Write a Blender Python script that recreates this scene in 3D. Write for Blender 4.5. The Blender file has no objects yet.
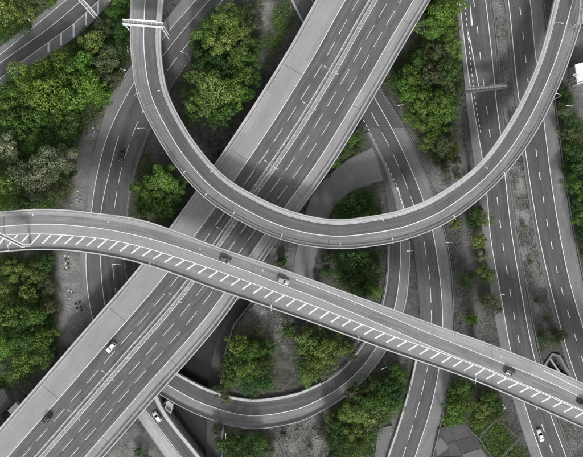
import bpy, math, random
import numpy as np
from mathutils import Vector

# ------------------------------------------------------------------ camera, sky, sun
H, S = 240.0, 0.37           # camera height above the ground (m), metres per photo pixel on the ground
SUN_EL, SUN_TURN = 36.0, 6.0
sc = bpy.context.scene
COL = sc.collection
cam = bpy.data.cameras.new('camera')
cam.sensor_width = 36.0
cam.lens = 36.0 * H / (583 * S)
cam.clip_start, cam.clip_end = 1.0, 8000.0
cam_o = bpy.data.objects.new('camera', cam)
cam_o.location = (0, 0, H)
COL.objects.link(cam_o)
sc.camera = cam_o

world = bpy.data.worlds.new('World'); sc.world = world
world.use_nodes = True
wn = world.node_tree.nodes; wl = world.node_tree.links
wn.clear()
sky = wn.new('ShaderNodeTexSky'); sky.sky_type = 'NISHITA'; sky.sun_disc = False
sky.sun_elevation = math.radians(SUN_EL); sky.sun_rotation = math.radians(180 - SUN_TURN)
sky.air_density = 1.0; sky.dust_density = 2.5
hs = wn.new('ShaderNodeHueSaturation'); hs.inputs['Saturation'].default_value = 0.12
bg = wn.new('ShaderNodeBackground'); bg.inputs['Strength'].default_value = 0.15
wo = wn.new('ShaderNodeOutputWorld')
wl.new(sky.outputs[0], hs.inputs['Color']); wl.new(hs.outputs[0], bg.inputs['Color']); wl.new(bg.outputs[0], wo.inputs['Surface'])

sun = bpy.data.lights.new('sun', 'SUN'); sun.energy = 2.5; sun.angle = math.radians(9.0); sun.color = (1.0, 0.985, 0.965)
sun_o = bpy.data.objects.new('sun', sun); COL.objects.link(sun_o)
sun_o.location = (0, -150, 200)
sun_o.rotation_euler = (math.radians(90 - SUN_EL), 0, math.radians(SUN_TURN))
sc.view_settings.view_transform = 'Standard'; sc.view_settings.look = 'None'
sc.view_settings.gamma = 1.0; sc.view_settings.exposure = 0.2
sc.view_settings.use_curve_mapping = False
sc.cycles.max_bounces = 5; sc.cycles.diffuse_bounces = 3; sc.cycles.glossy_bounces = 2; sc.cycles.transmission_bounces = 3

RNG = np.random.default_rng(11)
random.seed(5)

# ------------------------------------------------------------------ helpers
CX, CY = 291.5, 228.5
def at(px, py, z=0.0):
    k = S * (H - z) / H
    return np.array([(px - CX) * k, -(py - CY) * k, z])

def mesh_data(name, verts, faces, mats=(), uv=None, mi=None, smooth=False):
    me = bpy.data.meshes.new(name)
    me.from_pydata([tuple(map(float, v)) for v in verts], [], [tuple(f) for f in faces])
    for m in mats: me.materials.append(m)
    if mi is not None: me.polygons.foreach_set('material_index', np.array(mi, dtype=np.int32))
    if uv is not None:
        l = me.uv_layers.new(name='UVMap')
        idx = np.empty(len(me.loops), dtype=np.int32); me.loops.foreach_get('vertex_index', idx)
        l.data.foreach_set('uv', np.asarray(uv, dtype=np.float32)[idx].ravel())
    if smooth: me.polygons.foreach_set('use_smooth', np.ones(len(me.polygons), dtype=bool))
    me.update()
    return me

def link(name, data, parent=None, loc=None):
    o = bpy.data.objects.new(name, data); COL.objects.link(o)
    if parent is not None: o.parent = parent
    if loc is not None: o.location = tuple(map(float, loc))
    return o

def tag(o, label=None, cat=None, group=None, kind=None):
    if label: o['label'] = label
    if cat: o['category'] = cat
    if group: o['group'] = group
    if kind: o['kind'] = kind
    return o

def empty(name, loc, label, cat, group=None, rz=0.0):
    o = link(name, None, None, loc); o.rotation_euler = (0, 0, rz)
    o.empty_display_size = 0.5
    return tag(o, label, cat, group)

class MB:
    """collects boxes, tubes and prisms into one mesh"""
    def __init__(s): s.v = []; s.f = []; s.m = []
    def add(s, vs, fs, m=0):
        b = len(s.v); s.v += [tuple(map(float, p)) for p in vs]
        for f in fs: s.f.append(tuple(b + i for i in f)); s.m.append(m)
    def box(s, x0, x1, y0, y1, z0, z1, m=0):
        vs = [(x, y, z) for z in (z0, z1) for x, y in ((x0, y0), (x1, y0), (x1, y1), (x0, y1))]
        s.add(vs, [(3, 2, 1, 0), (4, 5, 6, 7), (0, 1, 5, 4), (1, 2, 6, 5), (2, 3, 7, 6), (3, 0, 4, 7)], m)
    def beam(s, a, b, w, h, m=0):
        a = Vector(a); b = Vector(b); d = (b - a).normalized()
        up = Vector((0, 0, 1)) if abs(d.z) < 0.95 else Vector((1, 0, 0))
        sx = d.cross(up).normalized() * (w / 2); sy = sx.normalized().cross(d) * (h / 2)
        vs = [p + i * sx + j * sy for p in (a, b) for i, j in ((-1, -1), (1, -1), (1, 1), (-1, 1))]
        s.add(vs, [(0, 1, 2, 3), (7, 6, 5, 4), (0, 4, 5, 1), (1, 5, 6, 2), (2, 6, 7, 3), (3, 7, 4, 0)], m)
    def tube(s, pts, rads, n=8, m=0):
        rings = []
        for i, p in enumerate(pts):
            p = Vector(p)
            q = Vector(pts[min(i + 1, len(pts) - 1)]) - Vector(pts[max(i - 1, 0)])
            d = q.normalized(); up = Vector((0, 0, 1)) if abs(d.z) < 0.9 else Vector((1, 0, 0))
            u = d.cross(up).normalized(); w = d.cross(u)
            rings.append([p + (u * math.cos(2 * math.pi * k / n) + w * math.sin(2 * math.pi * k / n)) * rads[i] for k in range(n)])
        vs = [v for r in rings for v in r]; fs = []
        for i in range(len(pts) - 1):
            for k in range(n):
                fs.append((i * n + k, i * n + (k + 1) % n, (i + 1) * n + (k + 1) % n, (i + 1) * n + k))
        fs.append(tuple(range(n))[::-1]); fs.append(tuple(range((len(pts) - 1) * n, len(pts) * n)))
        s.add(vs, fs, m)
    def prism(s, poly, z0, z1, m=0):
        n = len(poly); vs = [(p[0], p[1], z0) for p in poly] + [(p[0], p[1], z1) for p in poly]
        fs = [tuple(range(n))[::-1], tuple(range(n, 2 * n))] + [(i, (i + 1) % n, n + (i + 1) % n, n + i) for i in range(n)]
        s.add(vs, fs, m)
    def data(s, name, mats, smooth=False): return mesh_data(name, s.v, s.f, mats, mi=s.m, smooth=smooth)
    def build(s, name, mats, parent=None, origin=None, smooth=False):
        if not isinstance(mats, (list, tuple)): mats = [mats]
        if origin is not None: s.v = [(a - origin[0], b - origin[1], c - origin[2]) for a, b, c in s.v]
        return link(name, s.data(name, mats, smooth), parent)

def bevel(o, w, seg=2):
    md = o.modifiers.new('bevel', 'BEVEL'); md.width = w; md.segments = seg; md.limit_method = 'ANGLE'; md.angle_limit = math.radians(35)
    return o

# ------------------------------------------------------------------ materials
def new_mat(name):
    m = bpy.data.materials.new(name); m.use_nodes = True
    nt = m.node_tree; b = nt.nodes['Principled BSDF']
    return m, nt, nt.nodes, nt.links, b

def gray_mat(name, base, amps, tint=(1, 1, 1), rough=0.85, use_uv=True, lanes=None, bump=0.0, spots=0.0):
    """base grey times a sum of noises: along-road streaks, patches, grain, optional wheel tracks and pale or dark spots"""
    m, nt, N, L, b = new_mat(name)
    a_st, a_pa, a_gr = amps
    tc = N.new('ShaderNodeTexCoord'); geo = N.new('ShaderNodeNewGeometry')
    def noise(vec, scale, detail=4, rough_=0.6, vs=None):
        if vs is not None:
            mp = N.new('ShaderNodeMapping'); mp.inputs['Scale'].default_value = vs; L.new(vec, mp.inputs['Vector']); vec = mp.outputs[0]
        n = N.new('ShaderNodeTexNoise'); n.inputs['Scale'].default_value = scale
        n.inputs['Detail'].default_value = detail; n.inputs['Roughness'].default_value = rough_
        L.new(vec, n.inputs['Vector']); return n.outputs['Fac']
    def madd(x, k, c):
        n = N.new('ShaderNodeMath'); n.operation = 'MULTIPLY_ADD'; L.new(x, n.inputs[0])
        n.inputs[1].default_value = k; n.inputs[2].default_value = c; return n.outputs[0]
    def op(o_, x, y):
        n = N.new('ShaderNodeMath'); n.operation = o_
        for i, q in enumerate((x, y)):
            if isinstance(q, (int, float)): n.inputs[i].default_value = q
            else: L.new(q, n.inputs[i])
        return n.outputs[0]
    pos = geo.outputs['Position']
    val = madd(noise(pos, 0.11, 5), 2 * a_pa, 1 - a_pa)
    val = op('MULTIPLY', val, madd(noise(pos, 2.2, 5, 0.8), 3 * a_gr, 1 - 1.5 * a_gr))
    val = op('MULTIPLY', val, madd(noise(pos, 0.6, 4, 0.65), 1.2 * a_pa, 1 - 0.6 * a_pa))
    if use_uv and a_st > 0:
        st = noise(tc.outputs['UV'], 1.0, 4, 0.6, (0.018, 1.6, 1.0))
        val = op('MULTIPLY', val, madd(st, 2.6 * a_st, 1 - 1.3 * a_st))
        sn_ = N.new('ShaderNodeVectorMath'); sn_.operation = 'SNAP'; L.new(tc.outputs['UV'], sn_.inputs[0]); sn_.inputs[1].default_value = (17.3, 3.55, 1.0)
        wn_ = N.new('ShaderNodeTexWhiteNoise'); wn_.noise_dimensions = '2D'; L.new(sn_.outputs[0], wn_.inputs['Vector'])
        val = op('MULTIPLY', val, madd(wn_.outputs['Value'], 0.14, 0.93))
        st3 = noise(tc.outputs['UV'], 1.0, 5, 0.7, (0.22, 2.6, 1.0))
        val = op('MULTIPLY', val, madd(st3, 1.6 * a_st, 1 - 0.8 * a_st))
        st2 = noise(tc.outputs['UV'], 1.0, 2, 0.5, (0.10, 0.5, 1.0))
        val = op('MULTIPLY', val, madd(st2, 1.2 * a_st, 1 - 0.6 * a_st))
    if lanes:
        off, w, amp = lanes
        sp = N.new('ShaderNodeSeparateXYZ'); L.new(tc.outputs['UV'], sp.inputs[0])
        t = op('DIVIDE', op('SUBTRACT', sp.outputs[1], off), w)
        c = N.new('ShaderNodeMath'); c.operation = 'COSINE'; L.new(op('MULTIPLY', t, 2 * math.pi * 2), c.inputs[0])
        val = op('MULTIPLY', val, madd(c.outputs[0], amp, 1.0))
    if spots:
        sn = noise(pos, 1.3, 6, 0.75)
        r = N.new('ShaderNodeMapRange'); r.inputs[1].default_value = 0.52; r.inputs[2].default_value = 0.66
        r.inputs[3].default_value = 1.0; r.inputs[4].default_value = 1.0 + spots; L.new(sn, r.inputs[0])
        val = op('MULTIPLY', val, r.outputs[0])
    val = op('MULTIPLY', val, base)
    cc = N.new('ShaderNodeCombineColor')
    for i in range(3):
        n = N.new('ShaderNodeMath'); n.operation = 'MULTIPLY'; L.new(val, n.inputs[0]); n.inputs[1].default_value = tint[i]
        L.new(n.outputs[0], cc.inputs[i])
    L.new(cc.outputs[0], b.inputs['Base Color'])
    b.inputs['Roughness'].default_value = rough
    b.inputs['Specular IOR Level'].default_value = 0.25
    if bump:
        bn = N.new('ShaderNodeBump'); bn.inputs['Strength'].default_value = bump; bn.inputs['Distance'].default_value = 0.2
        L.new(noise(pos, 2.5, 6, 0.7), bn.inputs['Height']); L.new(bn.outputs[0], b.inputs['Normal'])
    return m

def flat_mat(name, col, rough=0.5, metal=0.0, coat=0.0, spec=0.5):
    m, nt, N, L, b = new_mat(name)
    n = N.new('ShaderNodeTexNoise'); n.inputs['Scale'].default_value = 2.3; n.inputs['Detail'].default_value = 4
    g = N.new('ShaderNodeNewGeometry'); L.new(g.outputs['Position'], n.inputs['Vector'])
    mx = N.new('ShaderNodeMix'); mx.data_type = 'RGBA'
    mx.inputs[6].default_value = (*[c * 0.86 for c in col], 1); mx.inputs[7].default_value = (*[min(1, c * 1.1) for c in col], 1)
    L.new(n.outputs['Fac'], mx.inputs[0]); L.new(mx.outputs[2], b.inputs['Base Color'])
    b.inputs['Roughness'].default_value = rough; b.inputs['Metallic'].default_value = metal
    b.inputs['Coat Weight'].default_value = coat; b.inputs['Specular IOR Level'].default_value = spec
    return m

M = {}
M['motorway'] = gray_mat('motorway_asphalt', 0.118, (0.58, 0.16, 0.28), lanes=(0, 3.6, 0.07))
M['shoulder'] = gray_mat('shoulder_asphalt', 0.295, (0.12, 0.14, 0.2))
M['shoulder_r'] = gray_mat('right_shoulder_asphalt', 0.29, (0.3, 0.14, 0.2))
M['reserve'] = gray_mat('reserve_concrete', 0.24, (0.0, 0.15, 0.25), spots=1.8)
M['loop_lane'] = gray_mat('loop_asphalt', 0.125, (0.45, 0.14, 0.28))
M['loop_side'] = gray_mat('loop_side_asphalt', 0.215, (0.48, 0.18, 0.28))
M['flyover_lane'] = gray_mat('flyover_asphalt', 0.205, (0.5, 0.14, 0.24))
M['flyover_light'] = gray_mat('flyover_pale_asphalt', 0.295, (0.18, 0.16, 0.24))
M['flyover_mid'] = gray_mat('flyover_hatch_asphalt', 0.25, (0.2, 0.14, 0.22))
M['flyover_dark'] = gray_mat('flyover_edge_asphalt', 0.215, (0.34, 0.08, 0.08))
M['road'] = gray_mat('road_asphalt', 0.10, (0.5, 0.2, 0.32))
M['road_b'] = gray_mat('older_road_asphalt', 0.12, (0.30, 0.22, 0.34))
M['road_side'] = gray_mat('road_shoulder_asphalt', 0.20, (0.24, 0.28, 0.34))
M['access'] = gray_mat('access_road_asphalt', 0.19, (0.25, 0.22, 0.3))
M['patch'] = gray_mat('patch_asphalt', 0.098, (0.2, 0.10, 0.12))
M['patch_light'] = gray_mat('pale_patch_asphalt', 0.13, (0.2, 0.10, 0.12))
M['concrete'] = gray_mat('concrete', 0.38, (0.0, 0.22, 0.12), use_uv=False)
M['concrete_light'] = gray_mat('pale_concrete', 0.47, (0.0, 0.3, 0.25), use_uv=False)
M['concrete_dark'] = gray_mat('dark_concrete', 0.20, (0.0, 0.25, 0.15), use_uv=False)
M['kerbstone'] = gray_mat('kerbstone', 0.19, (0.0, 0.25, 0.15), use_uv=False)
M['dull_steel'] = flat_mat('weathered_steel', (0.24, 0.24, 0.24), 0.65, 0.2)
M['verge'] = gray_mat('verge_concrete', 0.37, (0.28, 0.24, 0.28))
M['paint'] = gray_mat('road_paint', 0.76, (0.0, 0.18, 0.45), use_uv=False, rough=0.7)
M['joint'] = gray_mat('joint_rubber', 0.10, (0.0, 0.15, 0.2), use_uv=False)
M['steel'] = flat_mat('galvanised_steel', (0.52, 0.52, 0.53), 0.5, 0.3)
M['white_steel'] = flat_mat('white_painted_steel', (0.74, 0.74, 0.74), 0.5)
M['dark_steel'] = flat_mat('dark_steel', (0.10, 0.10, 0.105), 0.55)
M['grating'] = flat_mat('walkway_grating', (0.26, 0.26, 0.26), 0.7)
M['lantern'] = flat_mat('lantern_shell', (0.6, 0.6, 0.6), 0.4)
M['sign_back'] = flat_mat('sign_back', (0.16, 0.16, 0.165), 0.6)
M['glass'] = flat_mat('car_glass', (0.015, 0.016, 0.018), 0.08, spec=0.8)
M['tyre'] = flat_mat('tyre_rubber', (0.02, 0.02, 0.02), 0.8)
M['rim'] = flat_mat('wheel_rim', (0.45, 0.45, 0.46), 0.35, 0.8)
M['headlight'] = flat_mat('headlight_lens', (0.7, 0.7, 0.7), 0.15)
M['taillight'] = flat_mat('taillight_lens', (0.10, 0.09, 0.09), 0.25)
M['roof_white'] = gray_mat('white_roof_sheet', 0.78, (0.0, 0.06, 0.06), use_uv=False, rough=0.6)
M['roof_dark'] = gray_mat('dark_roof_sheet', 0.06, (0.0, 0.2, 0.2), use_uv=False)
M['brickgrey'] = gray_mat('grey_wall', 0.24, (0.0, 0.2, 0.2), use_uv=False)
M['gravel'] = gray_mat('gravel', 0.23, (0.0, 0.25, 0.35), use_uv=False, bump=0.6)
M['slab_a'] = gray_mat('slab_grey', 0.085, (0.0, 0.3, 0.3), use_uv=False)
M['slab_b'] = gray_mat('slab_pale', 0.15, (0.0, 0.3, 0.3), use_uv=False)
M['slab_c'] = gray_mat('slab_dark', 0.065, (0.0, 0.2, 0.2), use_uv=False)
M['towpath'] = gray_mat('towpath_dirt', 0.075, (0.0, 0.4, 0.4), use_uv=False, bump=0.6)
M['stone'] = gray_mat('rubble_stone', 0.30, (0.0, 0.3, 0.3), use_uv=False)
M['stone_w'] = gray_mat('white_rubble', 0.52, (0.0, 0.2, 0.2), use_uv=False)
M['stone_d'] = gray_mat('dark_rubble', 0.05, (0.0, 0.3, 0.3), use_uv=False)
M['bark'] = gray_mat('bark', 0.09, (0.0, 0.3, 0.3), tint=(1.0, 0.85, 0.7), use_uv=False)

def water_mat():
    m, nt, N, L, b = new_mat('canal_water')
    b.inputs['Base Color'].default_value = (0.022, 0.023, 0.022, 1); b.inputs['Roughness'].default_value = 0.22
    n = N.new('ShaderNodeTexNoise'); n.inputs['Scale'].default_value = 0.9; n.inputs['Detail'].default_value = 4
    bn = N.new('ShaderNodeBump'); bn.inputs['Strength'].default_value = 0.35
    g = N.new('ShaderNodeNewGeometry'); L.new(g.outputs['Position'], n.inputs['Vector'])
    L.new(n.outputs['Fac'], bn.inputs['Height']); L.new(bn.outputs[0], b.inputs['Normal'])
    return m
M['water'] = water_mat()

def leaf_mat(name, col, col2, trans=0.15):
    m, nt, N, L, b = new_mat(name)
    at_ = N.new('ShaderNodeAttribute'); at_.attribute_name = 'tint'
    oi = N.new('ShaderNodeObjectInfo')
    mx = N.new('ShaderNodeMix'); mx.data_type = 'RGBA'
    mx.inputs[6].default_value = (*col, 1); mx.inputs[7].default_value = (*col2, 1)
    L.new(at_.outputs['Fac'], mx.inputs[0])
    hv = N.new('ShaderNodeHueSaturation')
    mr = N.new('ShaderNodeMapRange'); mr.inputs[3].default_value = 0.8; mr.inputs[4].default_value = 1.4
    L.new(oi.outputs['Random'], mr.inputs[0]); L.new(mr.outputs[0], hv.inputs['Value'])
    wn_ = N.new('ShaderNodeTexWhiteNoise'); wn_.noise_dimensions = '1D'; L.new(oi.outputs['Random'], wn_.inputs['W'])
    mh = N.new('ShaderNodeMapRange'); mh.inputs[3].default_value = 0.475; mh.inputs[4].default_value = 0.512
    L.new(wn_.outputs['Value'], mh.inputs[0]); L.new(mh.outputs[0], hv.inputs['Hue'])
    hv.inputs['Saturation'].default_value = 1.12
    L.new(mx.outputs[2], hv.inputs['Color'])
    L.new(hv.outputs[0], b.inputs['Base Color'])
    b.inputs['Roughness'].default_value = 0.6; b.inputs['Specular IOR Level'].default_value = 0.2
    tr = N.new('ShaderNodeBsdfTranslucent'); L.new(hv.outputs[0], tr.inputs['Color'])
    ms = N.new('ShaderNodeMixShader'); ms.inputs[0].default_value = trans
    out = N['Material Output']
    L.new(b.outputs[0], ms.inputs[1]); L.new(tr.outputs[0], ms.inputs[2]); L.new(ms.outputs[0], out.inputs['Surface'])
    return m
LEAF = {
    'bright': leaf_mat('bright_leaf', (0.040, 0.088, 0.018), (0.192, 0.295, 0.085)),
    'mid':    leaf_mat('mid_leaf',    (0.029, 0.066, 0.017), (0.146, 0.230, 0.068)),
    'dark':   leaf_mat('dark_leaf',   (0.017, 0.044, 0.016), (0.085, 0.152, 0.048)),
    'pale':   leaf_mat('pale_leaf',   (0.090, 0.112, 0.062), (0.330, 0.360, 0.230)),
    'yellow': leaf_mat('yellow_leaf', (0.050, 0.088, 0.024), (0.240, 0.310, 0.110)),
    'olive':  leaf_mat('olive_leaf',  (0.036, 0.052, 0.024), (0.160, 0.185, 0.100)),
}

# ------------------------------------------------------------------ curves traced on the photograph
def smooth_interp(pts, q):
    """monotone-parameter cubic through (t, v) pairs"""
    pts = sorted(pts); t = np.array([p[0] for p in pts], float); v = np.array([p[1] for p in pts], float)
    d = np.diff(v) / np.diff(t)
    m = np.empty_like(v); m[0], m[-1] = d[0], d[-1]
    for i in range(1, len(v) - 1):
        h0, h1 = t[i] - t[i - 1], t[i + 1] - t[i]
        m[i] = (d[i - 1] * h1 + d[i] * h0) / (h0 + h1)
    q = np.asarray(q, float); i = np.clip(np.searchsorted(t, q) - 1, 0, len(t) - 2)
    h = t[i + 1] - t[i]; s = (q - t[i]) / h
    out = (2 * s**3 - 3 * s**2 + 1) * v[i] + (s**3 - 2 * s**2 + s) * h * m[i] + (-2 * s**3 + 3 * s**2) * v[i + 1] + (s**3 - s**2) * h * m[i + 1]
    lo, hi = q < t[0], q > t[-1]
    out[lo] = v[0] + (q[lo] - t[0]) * m[0]; out[hi] = v[-1] + (q[hi] - t[-1]) * m[-1]
    return out

class Road:
    """samples along a road; every longitudinal line is an array of N world points"""
    def __init__(s, L, R):
        s.Lp, s.Rp = L, R; s.n = len(L)
        s.C = (L + R) / 2
        d = np.linalg.norm(np.diff(s.C, axis=0), axis=1); s.u = np.concatenate([[0], np.cumsum(d)])
        s.len = s.u[-1]
        w = R - L; s.w = np.linalg.norm(w[:, :2], axis=1); s.dir = w / s.w[:, None]
    def line(s, f, d=0.0, z=0.0):
        p = s.Lp * (1 - f) + s.Rp * f + s.dir * d
        p = p.copy(); p[:, 2] += z; return p
    def v_of(s, ln): return np.einsum('ij,ij->i', ln - s.Lp, s.dir)
    def at_u(s, ln, u):
        return np.stack([np.interp(u, s.u, ln[:, k]) for k in range(3)], -1)
    def contains(s, p, margin=0.0):
        a = s.C[:-1, :2]; b = s.C[1:, :2]; ab = b - a; q = np.asarray(p)[:2]
        t = np.clip(((q - a) * ab).sum(1) / (ab**2).sum(1), 0, 1)
        dist = np.linalg.norm(a + ab * t[:, None] - q, axis=1)
        return bool(np.any(dist < np.interp(t, [0, 1], [0, 0]) + (s.w[:-1] / 2 + margin)))

def fn_road(axis, q, left, right, z):
    """left, right: traced lines as {param: value}; axis 'y': x as a function of y; axis 'x': y as a function of x"""
    zz = z(q) if callable(z) else np.full(len(q), float(z))
    def tr(pts, dz=0.0):
        v = smooth_interp(pts, q)
        return np.array([at(vv, qq, h) if axis == 'y' else at(qq, vv, h) for vv, qq, h in zip(v, q, zz)]) + np.array([0, 0, dz])
    r = Road(tr(left), tr(right)); r.trace = tr; r.q = q
    return r

def pair_road(pairs, zs, per=8):
    n = len(pairs); t = np.arange(n); q = np.linspace(0, n - 1, (n - 1) * per + 1)
    z = smooth_interp(list(zip(t, zs)), q)
    c = [smooth_interp([(i, p[k]) for i, p in enumerate(pairs)], q) for k in range(4)]
    L = np.array([at(a, b_, h) for a, b_, h in zip(c[0], c[1], z)]); R = np.array([at(a, b_, h) for a, b_, h in zip(c[2], c[3], z)])
    return Road(L, R)

def strip_data(r, a, b, name, mat, z=0.0, i0=0, i1=None):
    i1 = r.n if i1 is None else i1
    A = a[i0:i1].copy(); B = b[i0:i1].copy(); A[:, 2] += z; B[:, 2] += z
    n = len(A); vs = np.concatenate([A, B]); fs = []
    flip = np.cross((B[0] - A[0]), (A[1] - A[0]))[2] < 0
    for k in range(n - 1):
        f = (k, n + k, n + k + 1, k + 1); fs.append(f[::-1] if flip else f)
    uv = np.concatenate([np.stack([r.u[i0:i1], r.v_of(a)[i0:i1]], -1), np.stack([r.u[i0:i1], r.v_of(b)[i0:i1]], -1)])
    return mesh_data(name, vs, fs, [mat], uv=uv)
def strip(r, a, b, name, mat, parent=None, z=0.0, i0=0, i1=None):
    return link(name, strip_data(r, a, b, name, mat, z, i0, i1), parent)

def loft(r, section, name, mats, parent, i0, i1, gap=0.0):
    """section: list of (line_array, dz) round a closed cross-section"""
    rings = []
    for ln, dz in section:
        p = ln[i0:i1].copy(); p[:, 2] += dz
        if gap:
            d0 = p[1] - p[0]; p[0] += d0 / np.linalg.norm(d0) * gap
            d1 = p[-2] - p[-1]; p[-1] += d1 / np.linalg.norm(d1) * gap
        rings.append(p)
    m = len(rings); n = i1 - i0; vs = np.stack(rings, 1).reshape(-1, 3); fs = []
    for k in range(n - 1):
        for j in range(m):
            fs.append((k * m + j, k * m + (j + 1) % m, (k + 1) * m + (j + 1) % m, (k + 1) * m + j))
    fs.append(tuple(range(m))); fs.append(tuple(range((n - 1) * m, n * m))[::-1])
    c = np.cross(vs[1] - vs[0], vs[m] - vs[0])
    ctr = vs[:m].mean(0)
    if np.dot(c, (vs[0] + vs[1]) / 2 - ctr) < 0: fs = [f[::-1] for f in fs]
    return link(name, mesh_data(name, vs, fs, mats), parent)

def line_mark(r, ln, width, name, mat, parent, z=0.012, i0=0, i1=None):
    h = r.dir * (width * 0.78 / 2)
    return strip(r, ln - h, ln + h, name, mat, parent, z, i0, i1)

def dashes(r, ln, length, period, start, width, parent, z=0.012, u0=0, u1=None, name='lane_dash', mat=None):
    u = start; u1 = r.len if u1 is None else u1
    while u + length < u1:
        if u >= u0:
            us = np.linspace(u, u + length, 4); p = r.at_u(ln, us)
            t = np.gradient(p, axis=0); t /= np.linalg.norm(t, axis=1)[:, None]
            nn = np.stack([t[:, 1], -t[:, 0], 0 * t[:, 0]], -1) * (width * 0.8 / 2)
            A, B = p - nn, p + nn; A[:, 2] += z; B[:, 2] += z
            vs = np.concatenate([A, B]); fs = [(k, 4 + k, 5 + k, k + 1) for k in range(3)]
            if np.cross(B[0] - A[0], A[1] - A[0])[2] < 0: fs = [f[::-1] for f in fs]
            link(name, mesh_data(name, vs, fs, [mat or M['paint']]), parent)
        u += period

def quad_mark(name, pts, parent, mat=None):
    """flat painted polygon through world points, facing up"""
    p = np.array(pts); a = 0.0
    for i in range(len(p)): j = (i + 1) % len(p); a += p[i][0] * p[j][1] - p[j][0] * p[i][1]
    f = tuple(range(len(p))); f = f if a > 0 else f[::-1]
    return link(name, mesh_data(name, p, [f], [mat or M['paint']]), parent)

def bar_mark(name, pa, pb, w, parent, mat=None):
    a, b = np.array(pa), np.array(pb); d = (b - a)[:2]; d = d / np.linalg.norm(d); n = np.array([-d[1], d[0], 0]) * w / 2
    return quad_mark(name, [a - n, b - n, b + n, a + n], parent, mat)

# ------------------------------------------------------------------ the road lines
Yq = np.arange(-40, 500, 3.0)
# motorway: left edge / right edge pairs
MW = pair_road([(-62, 497, 11, 562), (0, 428, 74, 491), (79, 337, 152, 401.5), (141.5, 264.3, 218.5, 325), (196, 191.7, 274, 245.5),
                (247.6, 115, 330, 169), (290, 47, 374.5, 96), (316, 0, 401, 50), (345, -51, 430.5, 0), (385, -120, 470, -70)],
               [7.6] * 10, per=12)
LOOP = pair_road([(172, -60, 137, -60), (166, -20, 132, -20), (162, 18, 130.8, 18), (161.5, 50, 131, 51), (166, 84, 136.5, 91), (176, 110, 149, 122), (197, 145, 173.5, 163),
                  (226, 177, 206, 199), (265, 200.4, 250, 226.5), (300, 213.5, 290.5, 242.5), (335, 219.3, 333, 248.8), (370, 216, 375, 246), (405, 208.5, 415, 236.8),
                  (440, 192.5, 456, 217), (480, 161.7, 501, 178.5), (512, 116, 537, 130), (537.8, 60, 565.5, 69.5), (553.7, 0, 585, 9), (561, -40, 594, -33)],
                 [7.5, 7.6, 7.8, 8.2, 9.4, 10.8, 12.6, 14.0, 14.8, 15.2, 15.4, 15.5, 15.4, 15.2, 14.6, 13.8, 12.8, 12.0, 11.5], per=8)
XF = np.arange(-60, 650, 4.0)
F_T = [(-40, 214), (0, 211.6), (45, 209), (70, 210), (92, 212.4), (145, 220.6), (184.5, 234), (210, 243.8), (285, 269.6), (355, 295.2), (425, 320.8), (495, 345.8), (565, 374.6), (583, 383), (640, 409)]
F_B = [(-40, 257), (0, 252.3), (35, 250), (70, 250.9), (105, 255.5), (138, 262.6), (185, 278), (210, 287.5), (241, 298), (280, 311.4), (313, 322.8), (350, 336.6), (395, 353), (420, 361.5), (460, 375.5), (490, 387), (514, 397.3), (583, 428), (640, 453)]
F_0 = [(-40, 220), (0, 216.5), (45, 214.8), (70, 216), (145, 227.5), (215, 250), (260, 266), (297, 280), (355, 302.3), (425, 331.6), (495, 360), (565, 389.5), (583, 398.5), (640, 427)]
F_1 = [(-40, 229.5), (0, 226.4), (30, 224.6), (60, 224.5), (70, 225.2), (110, 230), (140, 236.3), (180, 247.6), (215, 259.8), (260, 276), (280, 284), (320, 299.2), (350, 311.6), (400, 333), (425, 344), (455, 356.5), (490, 369.8), (508, 377.6), (545, 393), (583, 410.2), (640, 437)]
F_2 = [(-40, 237.5), (0, 235), (40, 234), (70, 235.5), (110, 240), (140, 246.4), (180, 258.4), (215, 270), (250, 282.4), (285, 295.2), (330, 312), (350, 319.6), (400, 338.7), (425, 347), (455, 358), (490, 371.2), (508, 379), (545, 394.4), (583, 411.6), (640, 438.4)]
F_3 = [(-40, 249), (0, 245.5), (30, 244.4), (70, 245), (110, 250), (145, 257.3), (200, 275), (212, 279.3), (255, 294.7), (287, 306.8), (320, 319), (352, 330.4), (385, 342.6), (410, 351.5), (430, 358.8), (452, 367), (495, 383), (515, 391), (545, 404), (575, 418), (640, 447)]
FLY = fn_road('x', XF, F_T, F_B, 22.0)

XR = np.arange(-60, 160, 4.0)
R1_top = [(-60, 91), (0, 47.5), (60, -1), (100, -33), (160, -81)]
R1_a = [(-60, 99), (0, 54.6), (60, 5), (100, -28), (160, -76)]
R1_b = [(-60, 107), (0, 63), (60, 19), (79, 2.6), (120, -30), (160, -62)]
R1_c = [(-60, 122), (0, 78.5), (26, 58.5), (46, 44), (60, 33.8), (73, 24.3), (86, 12.5), (98, 1), (120, -20), (160, -56)]
R1_bot = [(-60, 128), (0, 85), (26, 68), (46, 56), (60, 47), (73, 38), (95, 18.5), (106, 6), (130, -20), (160, -52)]
R1 = fn_road('x', XR, R1_top, R1_bot, 0.10)

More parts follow.
